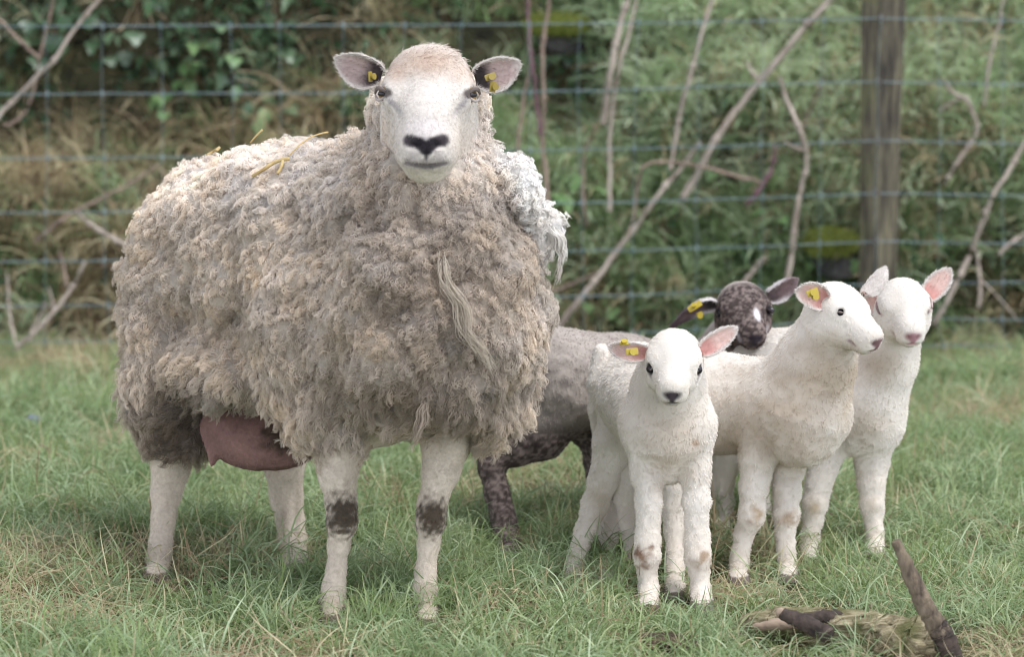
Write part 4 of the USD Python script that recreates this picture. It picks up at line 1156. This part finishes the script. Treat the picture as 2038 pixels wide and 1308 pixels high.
# ------------------------------------------------------------------ the lambs
def build_lamb(label, seed, lo, hi, trunk, legs, head, ears, tail=None, dark=False, closed=False, nosecol=(0.05, 0.04, 0.045), marks=(), group='lambs beside the ewe', n_fur=22000):
    rng = np.random.default_rng(seed)
    lamb = thing('lamb', label, 'lamb')
    A = at
    C, M, hr, roll = A(*head['c']), A(*head['m']), head['r'], head.get('up', (0, 0, 1))
    fine = [(min(C[i], M[i]) - 0.062, max(C[i], M[i]) + 0.05) for i in range(3)]
    F = Field(*(axis(a, b, 0.0045, fr, 0.0027) for a, b, fr in zip((lo[0], lo[1], 0.0), hi, fine)), 0.03)
    for ch, k in trunk:
        F.chain(ch, k)
    for ch in legs:
        F.chain([(a, b, c, d * (0.92 if i == 0 else 0.84 if d >= 30 else 0.78 if d < 26 else 0.88)) for i, (a, b, c, d) in enumerate(ch)], 0.012)
    f, u, s = frame(M - C, roll)
    R = np.stack([f, u, s])
    L = np.linalg.norm(M - C)
    F.ell(C, (hr * 1.1, hr * 0.98, hr * 0.98), R, 0.02)
    F.cone(C + f * hr * 0.4, M - f * 0.010, hr * 0.78, 0.0265, 0.02)
    F.cone(C - u * hr * 0.5 + f * hr * 0.15, M - u * 0.018 - f * 0.018, hr * 0.58, 0.019, 0.02)
    for sg in (-1, 1):
        F.ell(C + f * hr * 0.42 + u * hr * 0.30 + s * sg * hr * 0.62, (hr * 0.5, hr * 0.32, hr * 0.34), R, 0.014)
        F.ell(C + f * hr * 0.35 - u * hr * 0.42 + s * sg * hr * 0.52, (hr * 0.75, hr * 0.55, hr * 0.45), R, 0.02)
        F.ell(M - f * 0.010 - u * 0.012 + s * sg * 0.012, (0.016, 0.014, 0.013), R, 0.010)
    F.ell(M - f * 0.014 - u * 0.025, (0.016, 0.010, 0.013), R, 0.008)
    E = []
    for sg in (-1, 1):
        e = C + f * hr * 0.60 + u * hr * 0.16 + s * sg * hr * 0.80
        if sg in head.get('eyepx', {}):
            ex, ey = head['eyepx'][sg]
            e = A(ex, ey, e[1])
        E.append(e)
        if not closed:
            F.ell(e, (0.0095,) * 3, None, 0.006, carve=True)
    if tail:
        F.chain(tail, 0.012)
    v, fa = F.mesh()
    nv = vnormals(v, fa)
    hd = v - M
    q = np.stack([hd @ f, hd @ u, hd @ s], 1)

    def push(c, r, amt):
        w = np.exp(-(((q - c) / r) ** 2).sum(1))
        v[:] = v - nv * (amt * w)[:, None]
    for sg in (-1, 1):
        push(np.array([0.012, 0.0, sg * 0.010]), np.array([0.012, 0.005, 0.006]), 0.0045)
        for k in np.linspace(0, 1, 5):
            push(np.array([0.006 - 0.03 * k, -0.0175 - 0.001 * k, sg * (0.003 + 0.022 * k)]), np.array([0.009, 0.0035, 0.007]), 0.0025)
    dn = (meshkit.fbm(v * 55, 2, seed) - 0.5) * 0.006 * np.clip(np.linalg.norm(v - C, axis=1) / 0.2 - 0.35, 0.15, 1)
    v = v + vnormals(v, fa) * dn[:, None]
    base = (0.675, 0.625, 0.555) if not dark else (0.37, 0.325, 0.285)
    T = np.tile(np.asarray(base, float), (len(v), 1)) * (0.93 + 0.14 * meshkit.fbm(v * 14, 2, seed + 4))[:, None]
    px, py = project(v)
    tan = (0.52, 0.44, 0.345)
    T += (0.5 * sstep(0.24, 0.03, v[:, 2]) * (0.3 + meshkit.fbm(v * 30, 2, 3)))[:, None] * (np.asarray(tan) - T)
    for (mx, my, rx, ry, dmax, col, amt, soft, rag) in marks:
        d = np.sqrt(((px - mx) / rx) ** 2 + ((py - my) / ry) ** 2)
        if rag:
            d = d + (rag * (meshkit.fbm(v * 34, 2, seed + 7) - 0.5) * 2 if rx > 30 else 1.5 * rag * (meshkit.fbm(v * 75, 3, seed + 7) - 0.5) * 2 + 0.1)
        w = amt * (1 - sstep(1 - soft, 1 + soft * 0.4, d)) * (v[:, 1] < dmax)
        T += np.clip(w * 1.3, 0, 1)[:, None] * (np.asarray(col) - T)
    if dark:
        m = sstep(0.40, 0.68, meshkit.fbm(v * 150, 4, 17))
        dk = np.maximum(sstep(0.26, 0.20, v[:, 2]), sstep(hr * 1.7, hr * 1.35, np.linalg.norm(v - (C + M) / 2, axis=1)))
        T += (dk * 0.98)[:, None] * (np.array([0.050, 0.037, 0.034]) - T)
        T += (dk * m * 0.7)[:, None] * (np.array([0.27, 0.215, 0.19]) - T)
        T += ((1 - dk) * sstep(0.36, 0.66, meshkit.fbm(v * 70, 4, 27)) * 0.45 * sstep(0.47, 0.30, v[:, 2]))[:, None] * (np.array([0.12, 0.10, 0.09]) - T)
        for (c, rr, col, amt) in (((-0.030, 0.026, -0.010), (0.018, 0.02, 0.008), (0.72, 0.70, 0.70), 1.0), ((-0.02, -0.012, 0.030), (0.03, 0.012, 0.012), (0.5, 0.46, 0.46), 0.6), ((-0.03, -0.01, -0.034), (0.03, 0.012, 0.012), (0.5, 0.46, 0.46), 0.6)):
            paint(T, q, c, rr, col, 0.6, None, amt)
        paint(T, v, C - u * hr * 1.3 - f * hr * 0.7, (0.05, 0.05, 0.05), (0.70, 0.68, 0.66), 0.6, None, 0.8)
    nc = np.asarray(nosecol)
    paint(T, q, (0.016, 0.002, 0), (0.020, 0.0115, 0.0195), nc, 0.45)
    paint(T, q, (0.013, -0.009, 0), (0.014, 0.011, 0.006), nc, 0.6)
    for sg in (-1, 1):
        for k in np.linspace(0, 1, 5):
            paint(T, q, (0.006 - 0.03 * k, -0.0185 - 0.001 * k, sg * (0.003 + 0.022 * k)), (0.011, 0.0042, 0.010), nc * 1.4 + 0.02, 0.6, None, 0.95 - 0.3 * k)
    for sg, e in zip((-1, 1), E):
        c2 = e + f * 0.010 - u * 0.008
        if closed:
            for k in np.linspace(-1, 1, 7):
                paint(T, v, e + f * 0.013 * k + u * (-0.003 - 0.004 * k), (0.0065,) * 3, (0.22, 0.14, 0.14), 0.6, None, 0.95)
        else:
            paint(T, v, e, (0.0135,) * 3, (0.06, 0.05, 0.05), 0.4)
            for k in np.linspace(0, 1, 4):
                paint(T, v, e + f * (0.006 + 0.014 * k) - u * (0.005 + 0.009 * k) - s * sg * 0.002, (0.006,) * 3, (0.30, 0.26, 0.255) if not dark else (0.05, 0.04, 0.04), 0.8, None, 0.6)
    T[v[:, 2] < 0.016] = (0.16, 0.13, 0.11)
    body = put('body', (v, fa), LAMB, lamb, True, T)
    bp = str(body.GetPath())
    onhead = sstep(hr * 2.2, hr * 1.5, np.linalg.norm(v - (C * 0.6 + M * 0.4), axis=1))
    length = 0.0054 * (1 - onhead) + 0.0032 * onhead
    length = length * np.where(v[:, 2] < 0.2, 0.75, 1)
    wt = np.ones(len(v)) - 0.95 * np.exp(-((q - [0.012, -0.004, 0]) / [0.016, 0.014, 0.018]).__pow__(2).sum(1))
    for e in E:
        if not closed:
            wt *= sstep(0.008, 0.014, np.linalg.norm(v - e, axis=1))
    fur('fleece_hair', v, fa, T, n_fur, length, bp, rng, lay=0.74, width=0.0010, jitter=0.14, curl=0.2, crimp=0.9, weight=wt, bright=1.12)
    if not closed:
        for sg, e in zip((-1, 1), E):
            eyeball(lamb, e - s * sg * 0.0012 - u * 0.0005, 0.0078, EYE_DARK)
            fl_, ul_, sl_ = frame(s * sg + f * 0.55)
            a_ = np.linspace(-1, 1, 9)
            lp = e + fl_ * (0.0066 - 0.004 * a_ ** 2)[:, None] + sl_ * (a_ * 0.0100)[:, None] + ul_ * (0.0056 * (1 - a_ ** 2) - 0.001)[:, None]
            tv = tube(lp, 0.0019 * (1 - 0.5 * a_ ** 2), 7)
            put('eyelid', tv, LAMB, lamb, True, np.tile(np.array([0.20, 0.165, 0.15]) if not dark else (0.05, 0.04, 0.04), (len(tv[0]), 1)))
    else:
        from scipy.spatial import cKDTree
        kd = cKDTree(v); nn = vnormals(v, fa)
        for sg, e in zip((-1, 1), E):
            a_ = np.linspace(-1, 1, 9)
            lp = e + f * (0.013 * a_)[:, None] - u * (0.003 + 0.003 * a_ + 0.003 * (1 - a_ ** 2))[:, None]
            ix = kd.query(lp)[1]
            tv = tube(smooth_line(v[ix] + nn[ix] * 0.0022, 9), 0.0022 * (1 - 0.5 * a_ ** 2), 7)
            put('eyelid', tv, LAMB, lamb, True, np.tile((0.24, 0.16, 0.15) if sg < 0 else (0.45, 0.36, 0.33), (len(tv[0]), 1)))
    wc = (0.68, 0.63, 0.58) if not dark else (0.62, 0.58, 0.56)
    pc = (0.70, 0.50, 0.44) if not dark else (0.16, 0.11, 0.11)
    for ed in ears:
        c, nf, ep = add_ear(lamb, rng, A(*ed['base']), A(*ed['tip']), ed['face'], ed['w'], wc, pc, n_fur=1100, fur_len=0.005,
                            tip_col=ed.get('tipcol'), cup=ed.get('cup', 0.8), bend=ed.get('bend'), deep_col=ed.get('deep', (0.62, 0.33, 0.29) if not dark else (0.05, 0.04, 0.04)), wbase=0.55)
        for tp in ed.get('tag', ()):
            ear_tag(lamb, A(*tp[0]), tp[1], tp[2], tp[3] if len(tp) > 3 else 0.022)
    return lamb


KN = (0.20, 0.13, 0.085)
TN = (0.44, 0.365, 0.28)  # tan dirt, also painted on flanks and necks as shading
# nearest lamb, looking into the lens
g1, g2, g3, g4 = ground_foot(1290, 1198), ground_foot(1395, 1195), ground_foot(1140, 1140), ground_foot(1343, 1172)
build_lamb('smallest white lamb in front, staring straight at the camera', 201, (0.06, 5.82), (0.46, 6.52, 0.56), 
    trunk=[([(1275, 790, 6.36, 92), (1330, 840, 6.09, 84)], 0.03), ([(1322, 830, 6.06, 82), (1332, 770, 6.05, 68), (1342, 715, 6.02, 56)], 0.03), ([(1290, 850, 6.05, 52), (1372, 850, 6.05, 52), ], 0.03), ([(1330, 880, 6.05, 70), (1330, 925, 6.06, 40)], 0.03)],
    legs=[[(1284, 850, 6.05, 50), (1288, 940, 6.04, 37), (1292, 1000, 6.03, 30), (1289, 1075, 6.02, 27), (1288, 1110, 6.01, 28), (1288, 1145, 6.015, 22), (1290, 1175, 6.01, 24), (1290, 1220, g1, 28)],
          [(1378, 850, 6.05, 48), (1384, 940, 6.04, 35), (1386, 1000, 6.03, 29), (1388, 1075, 6.02, 27), (1389, 1110, 6.01, 28), (1391, 1145, 6.015, 22), (1394, 1175, 6.01, 24), (1397, 1220, g2, 28)],
          [(1262, 800, 6.37, 75), (1226, 880, 6.34, 52), (1204, 950, 6.36, 36), (1182, 1010, 6.37, 30), (1164, 1060, 6.34, 25), (1148, 1110, 6.30, 25), (1140, 1165, g3, 28)],
          [(1300, 820, 6.34, 60), (1335, 920, 6.28, 40), (1342, 1010, 6.27, 28), (1342, 1060, 6.25, 24), (1343, 1130, 6.2, 22), (1344, 1195, g4, 27)]],
    head=dict(c=(1341, 712, 5.985), m=(1338, 780, 5.905), r=0.0485, eyepx={-1: (1296, 734), 1: (1388, 736)}),
    ears=[dict(base=(1290, 702, 5.985), tip=(1210, 690, 6.0), face=(0.05, -1, 0.05), w=0.036, bend=(0, 0, -0.004), tag=[((1258, 700, 5.955), (0.2, -1, 0.25), (1, 0, 0.1)), ((1242, 684, 5.985), (0, -0.5, 1), (1, 0, 0.2), 0.016)]),
          dict(base=(1394, 700, 5.985), tip=(1467, 652, 5.995), face=(-0.25, -1, -0.2), w=0.036, cup=0.8)],
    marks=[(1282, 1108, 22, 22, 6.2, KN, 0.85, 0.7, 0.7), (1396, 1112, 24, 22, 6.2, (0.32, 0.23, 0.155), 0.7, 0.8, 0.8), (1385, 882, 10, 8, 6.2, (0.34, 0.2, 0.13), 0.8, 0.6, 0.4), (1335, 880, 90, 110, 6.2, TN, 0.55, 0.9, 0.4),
           (1330, 800, 60, 40, 6.2, (0.55, 0.51, 0.44), 0.5, 0.9, 0.2), (1195, 1000, 26, 60, 6.6, TN, 0.5, 0.9, 0.5)])

# the lamb standing broadside with its head turned right
h1, h2, h3 = ground_foot(1470, 1142), ground_foot(1568, 1137), ground_foot(1205, 1148)
build_lamb('white lamb standing side on with a yellow tag, looking to the right', 202, (0.10, 6.02), (0.78, 6.64, 0.66),
    trunk=[([(1272, 775, 6.47, 94), (1420, 803, 6.40, 96), (1575, 812, 6.31, 100)], 0.03), ([(1590, 800, 6.29, 106), (1620, 730, 6.27, 78), (1652, 650, 6.235, 62)], 0.03), ([(1610, 830, 6.27, 80), (1600, 860, 6.27, 70)], 0.03)],
    legs=[[(1520, 830, 6.29, 66), (1508, 910, 6.28, 44), (1500, 970, 6.27, 33), (1496, 1030, 6.26, 28), (1482, 1062, 6.27, 24), (1474, 1100, 6.265, 22), (1471, 1128, 6.26, 24), (1469, 1165, h1, 27)],
          [(1590, 840, 6.30, 60), (1570, 920, 6.32, 40), (1566, 975, 6.31, 32), (1564, 1030, 6.30, 28), (1562, 1065, 6.30, 23), (1564, 1100, 6.29, 22), (1567, 1125, 6.285, 24), (1569, 1160, h2, 27)],
          [(1250, 820, 6.47, 80), (1225, 900, 6.45, 50), (1205, 965, 6.47, 34), (1212, 1010, 6.47, 28), (1210, 1070, 6.43, 24), (1206, 1120, 6.36, 24), (1205, 1170, h3, 27)],
          [(1300, 830, 6.40, 70), (1262, 930, 6.36, 42), (1245, 985, 6.38, 30), (1252, 1040, 6.36, 25), (1262, 1110, 6.33, 23), (1264, 1165, 6.27, 27)]],
    head=dict(c=(1664, 616, 6.215), m=(1737, 676, 6.155), r=0.051, eyepx={1: (1672, 623)}),
    ears=[dict(base=(1645, 600, 6.18), tip=(1584, 578, 6.17), face=(-0.15, -1, 0.0), w=0.048, cup=0.8, bend=(0, 0, 0.004), tag=[((1617, 582, 6.15), (0.1, -1, 0.3), (1, 0, 0.4)), ((1622, 590, 6.148), (0.1, -1, 0.2), (1, 0, 0.4), 0.015)]),
          dict(base=(1722, 583, 6.23), tip=(1762, 532, 6.25), face=(0.85, 0.55, 0.2), w=0.044, cup=0.8)],
    tail=[(1195, 700, 6.46, 16), (1183, 760, 6.45, 13), (1184, 820, 6.45, 12), (1190, 870, 6.45, 9)], nosecol=(0.17, 0.10, 0.10),
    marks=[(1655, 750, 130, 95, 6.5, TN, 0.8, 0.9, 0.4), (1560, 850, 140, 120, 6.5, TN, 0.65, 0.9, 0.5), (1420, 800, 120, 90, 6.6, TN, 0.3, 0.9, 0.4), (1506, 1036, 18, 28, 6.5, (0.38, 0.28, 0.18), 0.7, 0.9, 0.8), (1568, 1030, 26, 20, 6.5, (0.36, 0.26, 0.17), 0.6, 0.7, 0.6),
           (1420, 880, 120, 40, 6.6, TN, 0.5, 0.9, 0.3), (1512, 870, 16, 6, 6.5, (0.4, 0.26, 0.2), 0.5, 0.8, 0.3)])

# the lamb behind it, eyes closed
k1, k2, k3 = ground_foot(1612, 1102), ground_foot(1742, 1094), ground_foot(1440, 1045)
build_lamb('rightmost white lamb, eyes nearly shut, resting against the lamb before it', 203, (0.30, 6.20), (0.88, 7.05, 0.66),
    trunk=[([(1490, 745, 6.82, 95), (1600, 752, 6.66, 96), (1710, 798, 6.52, 86)], 0.03), ([(1722, 810, 6.51, 80), (1765, 720, 6.48, 56), (1792, 640, 6.45, 50)], 0.03), ([(1735, 850, 6.51, 58), (1700, 860, 6.51, 50)], 0.03)],
    legs=[[(1668, 840, 6.52, 56), (1640, 920, 6.50, 36), (1630, 960, 6.49, 31), (1622, 1005, 6.48, 27), (1618, 1035, 6.48, 23), (1613, 1065, 6.475, 22), (1612, 1090, 6.47, 24), (1612, 1125, k1, 27)],
          [(1745, 840, 6.52, 55), (1735, 920, 6.52, 40), (1734, 960, 6.51, 32), (1736, 1005, 6.50, 26), (1738, 1035, 6.50, 22), (1741, 1060, 6.49, 21), (1742, 1085, 6.485, 23), (1744, 1118, k2, 27)],
          [(1480, 800, 6.82, 70), (1450, 900, 6.78, 44), (1434, 960, 6.80, 30), (1440, 1000, 6.79, 25), (1440, 1040, 6.74, 23), (1440, 1070, k3, 26)],
          [(1540, 800, 6.80, 70), (1520, 900, 6.76, 44), (1505, 960, 6.78, 30), (1512, 1010, 6.75, 25), (1515, 1065, 6.70, 26)]],
    head=dict(c=(1797, 606, 6.435), m=(1815, 664, 6.355), r=0.0505, eyepx={-1: (1758, 611), 1: (1843, 606)}),
    ears=[dict(base=(1843, 592, 6.43), tip=(1892, 535, 6.44), face=(-0.3, -1, -0.15), w=0.043, cup=0.8),
          dict(base=(1764, 592, 6.47), tip=(1712, 618, 6.53), face=(-0.4, -0.9, 0.0), w=0.040, cup=0.8)],
    closed=True, nosecol=(0.34, 0.19, 0.20),
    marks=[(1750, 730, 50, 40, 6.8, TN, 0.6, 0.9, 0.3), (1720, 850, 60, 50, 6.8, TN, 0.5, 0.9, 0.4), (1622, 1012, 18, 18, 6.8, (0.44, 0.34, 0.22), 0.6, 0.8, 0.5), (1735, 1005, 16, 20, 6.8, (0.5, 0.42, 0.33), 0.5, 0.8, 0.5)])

# the grey lamb with the speckled dark face at the back
m1 = ground_foot(1012, 1093)
build_lamb('grey lamb with a speckled dark brown face and legs, partly behind the others', 204, (-0.12, 6.32), (0.62, 7.10, 0.62),
    trunk=[([(1105, 752, 6.66, 102), (1240, 768, 6.74, 98), (1395, 790, 6.84, 92)], 0.03), ([(1400, 780, 6.84, 90), (1452, 700, 6.80, 55), (1476, 640, 6.76, 48)], 0.03)],
    legs=[[(1112, 800, 6.64, 92), (1075, 865, 6.62, 62), (1030, 893, 6.61, 42), (985, 908, 6.61, 34), (978, 930, 6.60, 31), (990, 985, 6.585, 28), (1002, 1035, 6.565, 27), (1008, 1068, 6.55, 30), (1014, 1120, m1, 33)],
          [(1150, 820, 6.76, 66), (1186, 870, 6.76, 42), (1192, 930, 6.78, 32), (1196, 985, 6.77, 26), (1190, 1065, 6.70, 29)],
          [(1370, 840, 6.84, 56), (1372, 940, 6.84, 32), (1372, 1000, 6.82, 26), (1372, 1065, 6.78, 28)],
          [(1425, 840, 6.90, 56), (1420, 940, 6.90, 32), (1420, 1000, 6.88, 26), (1420, 1055, 6.84, 28)]],
    head=dict(c=(1478, 614, 6.735), m=(1500, 668, 6.65), r=0.054, eyepx={-1: (1434, 622), 1: (1533, 618)}),
    ears=[dict(base=(1424, 604, 6.73), tip=(1334, 652, 6.70), face=(0.1, -0.8, -0.7), w=0.038, cup=0.95, bend=(0.006, 0, 0.018), tipcol=(0.10, 0.075, 0.08), tag=[((1383, 610, 6.685), (-0.5, -0.6, 0.8), (1, 0, 0.62), 0.030), ((1392, 625, 6.69), (0.1, -1, -0.1), (1, 0, 0.3), 0.013)]),
          dict(base=(1527, 588, 6.74), tip=(1588, 557, 6.76), face=(0.1, -0.9, -0.55), w=0.050, cup=0.75, tipcol=(0.26, 0.20, 0.20), deep=(0.10, 0.075, 0.075))],
    dark=True, nosecol=(0.035, 0.028, 0.035), n_fur=20000)

# ------------------------------------------------------------------ log, broken branches and small litter
r = np.random.default_rng(55)
LOGM = looks('rotten_log_wood', {
    'g': ('texture_coordinate', {}), 'mp': ('mapping', {'rotation': (0, 0, 0.35), 'scale': (6, 60, 60)}),
    'n': ('noise_texture', {'scale': 2.2, 'detail': 6.0, 'roughness': 0.65}), 'n2': ('noise_texture', {'scale': 14.0, 'detail': 4.0}),
    'r': ('rgb_ramp', {'ramp': [(0.3, (0.05, 0.04, 0.025)), (0.48, (0.24, 0.20, 0.12)), (0.65, (0.46, 0.40, 0.26))]}),
    'mr': ('rgb_ramp', {'ramp': [(0.48, (0, 0, 0)), (0.62, (0.8, 0.8, 0.8))]}),
    'm': ('mix', {'color2': (0.10, 0.11, 0.035)}), 'b': ('bump', {'strength': 0.9, 'distance': 0.008}),
    'p': ('principled_bsdf', {'roughness': 0.9, 'specular_ior_level': 0.2})},
    [('g.object', 'mp.vector'), ('mp.vector', 'n.vector'), ('g.object', 'n2.vector'), ('n.fac', 'r.fac'), ('n2.fac', 'mr.fac'), ('mr.color', 'm.fac'), ('r.color', 'm.color1'), ('m.color', 'p.base_color'), ('n.fac', 'b.height'), ('b.normal', 'p.normal')], 'p.BSDF')
BARK = noisy('branch_bark', (0.045, 0.034, 0.026), (0.15, 0.115, 0.08), 60, bump=0.9, bdist=0.008, stretch=(1, 1, 0.35), c3=(0.25, 0.20, 0.14), lo=0.3, hi=0.7)
BARK_DARK = noisy('dark_bark', (0.022, 0.017, 0.014), (0.085, 0.062, 0.05), 34, bump=0.8, bdist=0.006)
PEEL = noisy('peeled_wood', (0.20, 0.14, 0.10), (0.40, 0.31, 0.23), 30, bump=0.5, stretch=(0.3, 1, 1))


def branch(pts, radii, n, seed, rough=0.06, sides=14, knob=0.25):
    line = smooth_line(pts, n)
    rad = np.interp(np.linspace(0, 1, n), np.linspace(0, 1, len(radii)), radii)
    rg = np.random.default_rng(seed)
    v, f = tube(line + rg.normal(0, rad.mean() * 0.05, line.shape), rad, sides, rg, rough)
    return v + vnormals(v, f) * ((meshkit.fbm(v * 45, 3, seed) - 0.5) * rad.mean() * knob * 2)[:, None], f


lg = thing('rotten_log', 'pale rotten log lying in the grass at the bottom right corner', 'log')
P = [at(1480, 1290, 5.745), at(1600, 1296, 5.70), at(1720, 1316, 5.64), at(1820, 1342, 5.58), at(1875, 1362, 5.555)]
P = [p * [1, 1, 0] + [0, 0, 0.022] for p in P]
put('trunk', branch(P, [0.022, 0.034, 0.040, 0.042, 0.040], 50, 3, 0.05, 26, 0.30), LOGM, lg, 40)
for k in range(7):                                       # split slivers standing proud of the rotten top
    a = r.uniform(0.35, 0.95)
    c = smooth_line(P, 50)[int(a * 46)]; t = unit(P[-1] - P[0])
    o = np.array([0, -0.018 + 0.006 * k, 0.032])
    put('wood_sliver', tube(np.array([c + o - t * 0.06, c + o + [0, 0, 0.004], c + o + t * 0.07]), [0.003, 0.005, 0.002], 5), LOGM, lg)
st = thing('broken_branch', 'upright broken branch with a blackened base at the bottom right', 'branch')
up = [at(1782, 1078, 5.485), at(1806, 1125, 5.485), at(1828, 1178, 5.485), at(1852, 1225, 5.485), at(1874, 1262, 5.485), at(1890, 1300, 5.485), at(1904, 1345, 5.485)]
put('upper_limb', branch(up[:5], [0.0085, 0.0125, 0.0150, 0.0165, 0.0175], 30, 7, 0.05), BARK, st, 40)
put('charred_base', branch([up[3] * 0.4 + up[4] * 0.6, up[4], up[5], up[6]], [0.0182, 0.0195, 0.0185, 0.017], 22, 9, 0.05), BARK_DARK, st, 40)
put('bud_stub', branch([at(1832, 1190, 5.485), at(1846, 1197, 5.47)], [0.009, 0.006], 5, 8, 0.05, 8), BARK, st, 40)
dk = thing('dark_stick', 'short thick dark stick lying across the log', 'stick')
put('shaft', branch([at(1556, 1222, 5.60), at(1590, 1236, 5.59), at(1622, 1252, 5.58), at(1650, 1266, 5.57)], [0.0105, 0.0125, 0.0145, 0.0150], 22, 12, 0.05), BARK_DARK, dk, 40)
put('cut_end', lump(at(1553, 1220, 5.60), np.array([0.008, 0.006, 0.008]), 3, 0.15, 2), PEEL, dk, True)
pb = thing('peeled_branch', 'pale peeled branch piece under the dark stick', 'branch')
put('shaft', branch([at(1502, 1250, 5.655), at(1545, 1244, 5.65), at(1600, 1238, 5.65)], [0.006, 0.010, 0.011], 18, 14, 0.07), PEEL, pb, 40)
put('bark_strip', branch([at(1590, 1238, 5.655), at(1640, 1232, 5.655), at(1690, 1234, 5.655), at(1708, 1246, 5.65)], [0.011, 0.014, 0.015, 0.009], 18, 15, 0.08), BARK_DARK, pb, 40)
MUD = noisy('mud', (0.03, 0.02, 0.013), (0.11, 0.075, 0.05), 40, bump=0.9, bdist=0.01)
for lab, c, rr in (('brown mud clod under the front hooves of the smallest lamb', (1292, 1222, gd(1235)), (0.035, 0.03, 0.014)), ('dark brown dung patch in the grass left of the log', (1330, 1282, gd(1300)), (0.05, 0.035, 0.018))):
    o = put('mud_clod', lump(at(*c), np.array(rr), 6, 0.4), MUD, '/World', True)
    tag(o, lab, 'mud')
o = put('pebble', lump(at(66, 852, gd(864)) + [0, 0, 0.012], np.array([0.022, 0.018, 0.019]), 5, 0.2), noisy('slate_blue', (0.10, 0.11, 0.20), (0.2, 0.21, 0.34), 20), '/World', True)
tag(o, 'small blue grey pebble alone in the grass at far left', 'pebble')
# loose straws lying in the turf
for lab, a, b in (('bleached straw lying in the grass left of the near hind leg', (80, 885), (150, 935)), ('pale straw leaning in the grass between the front legs of the ewe', (722, 938), (740, 985)), ('pale straw lying at the back left under the fence', (155, 818), (172, 850))):
    q0, q1 = at(*a, gd(max(a[1], b[1]) + 12)), at(*b, gd(max(a[1], b[1]) + 12))
    t = put('loose_straw', tube(smooth_line([q0, (q0 + q1) / 2 + [0, 0, 0.004], q1], 8), 0.0026, 5), STRAW_GOLD if False else PEEL, '/World', True)
    tag(t, lab, 'straw', 'loose straws in the turf')
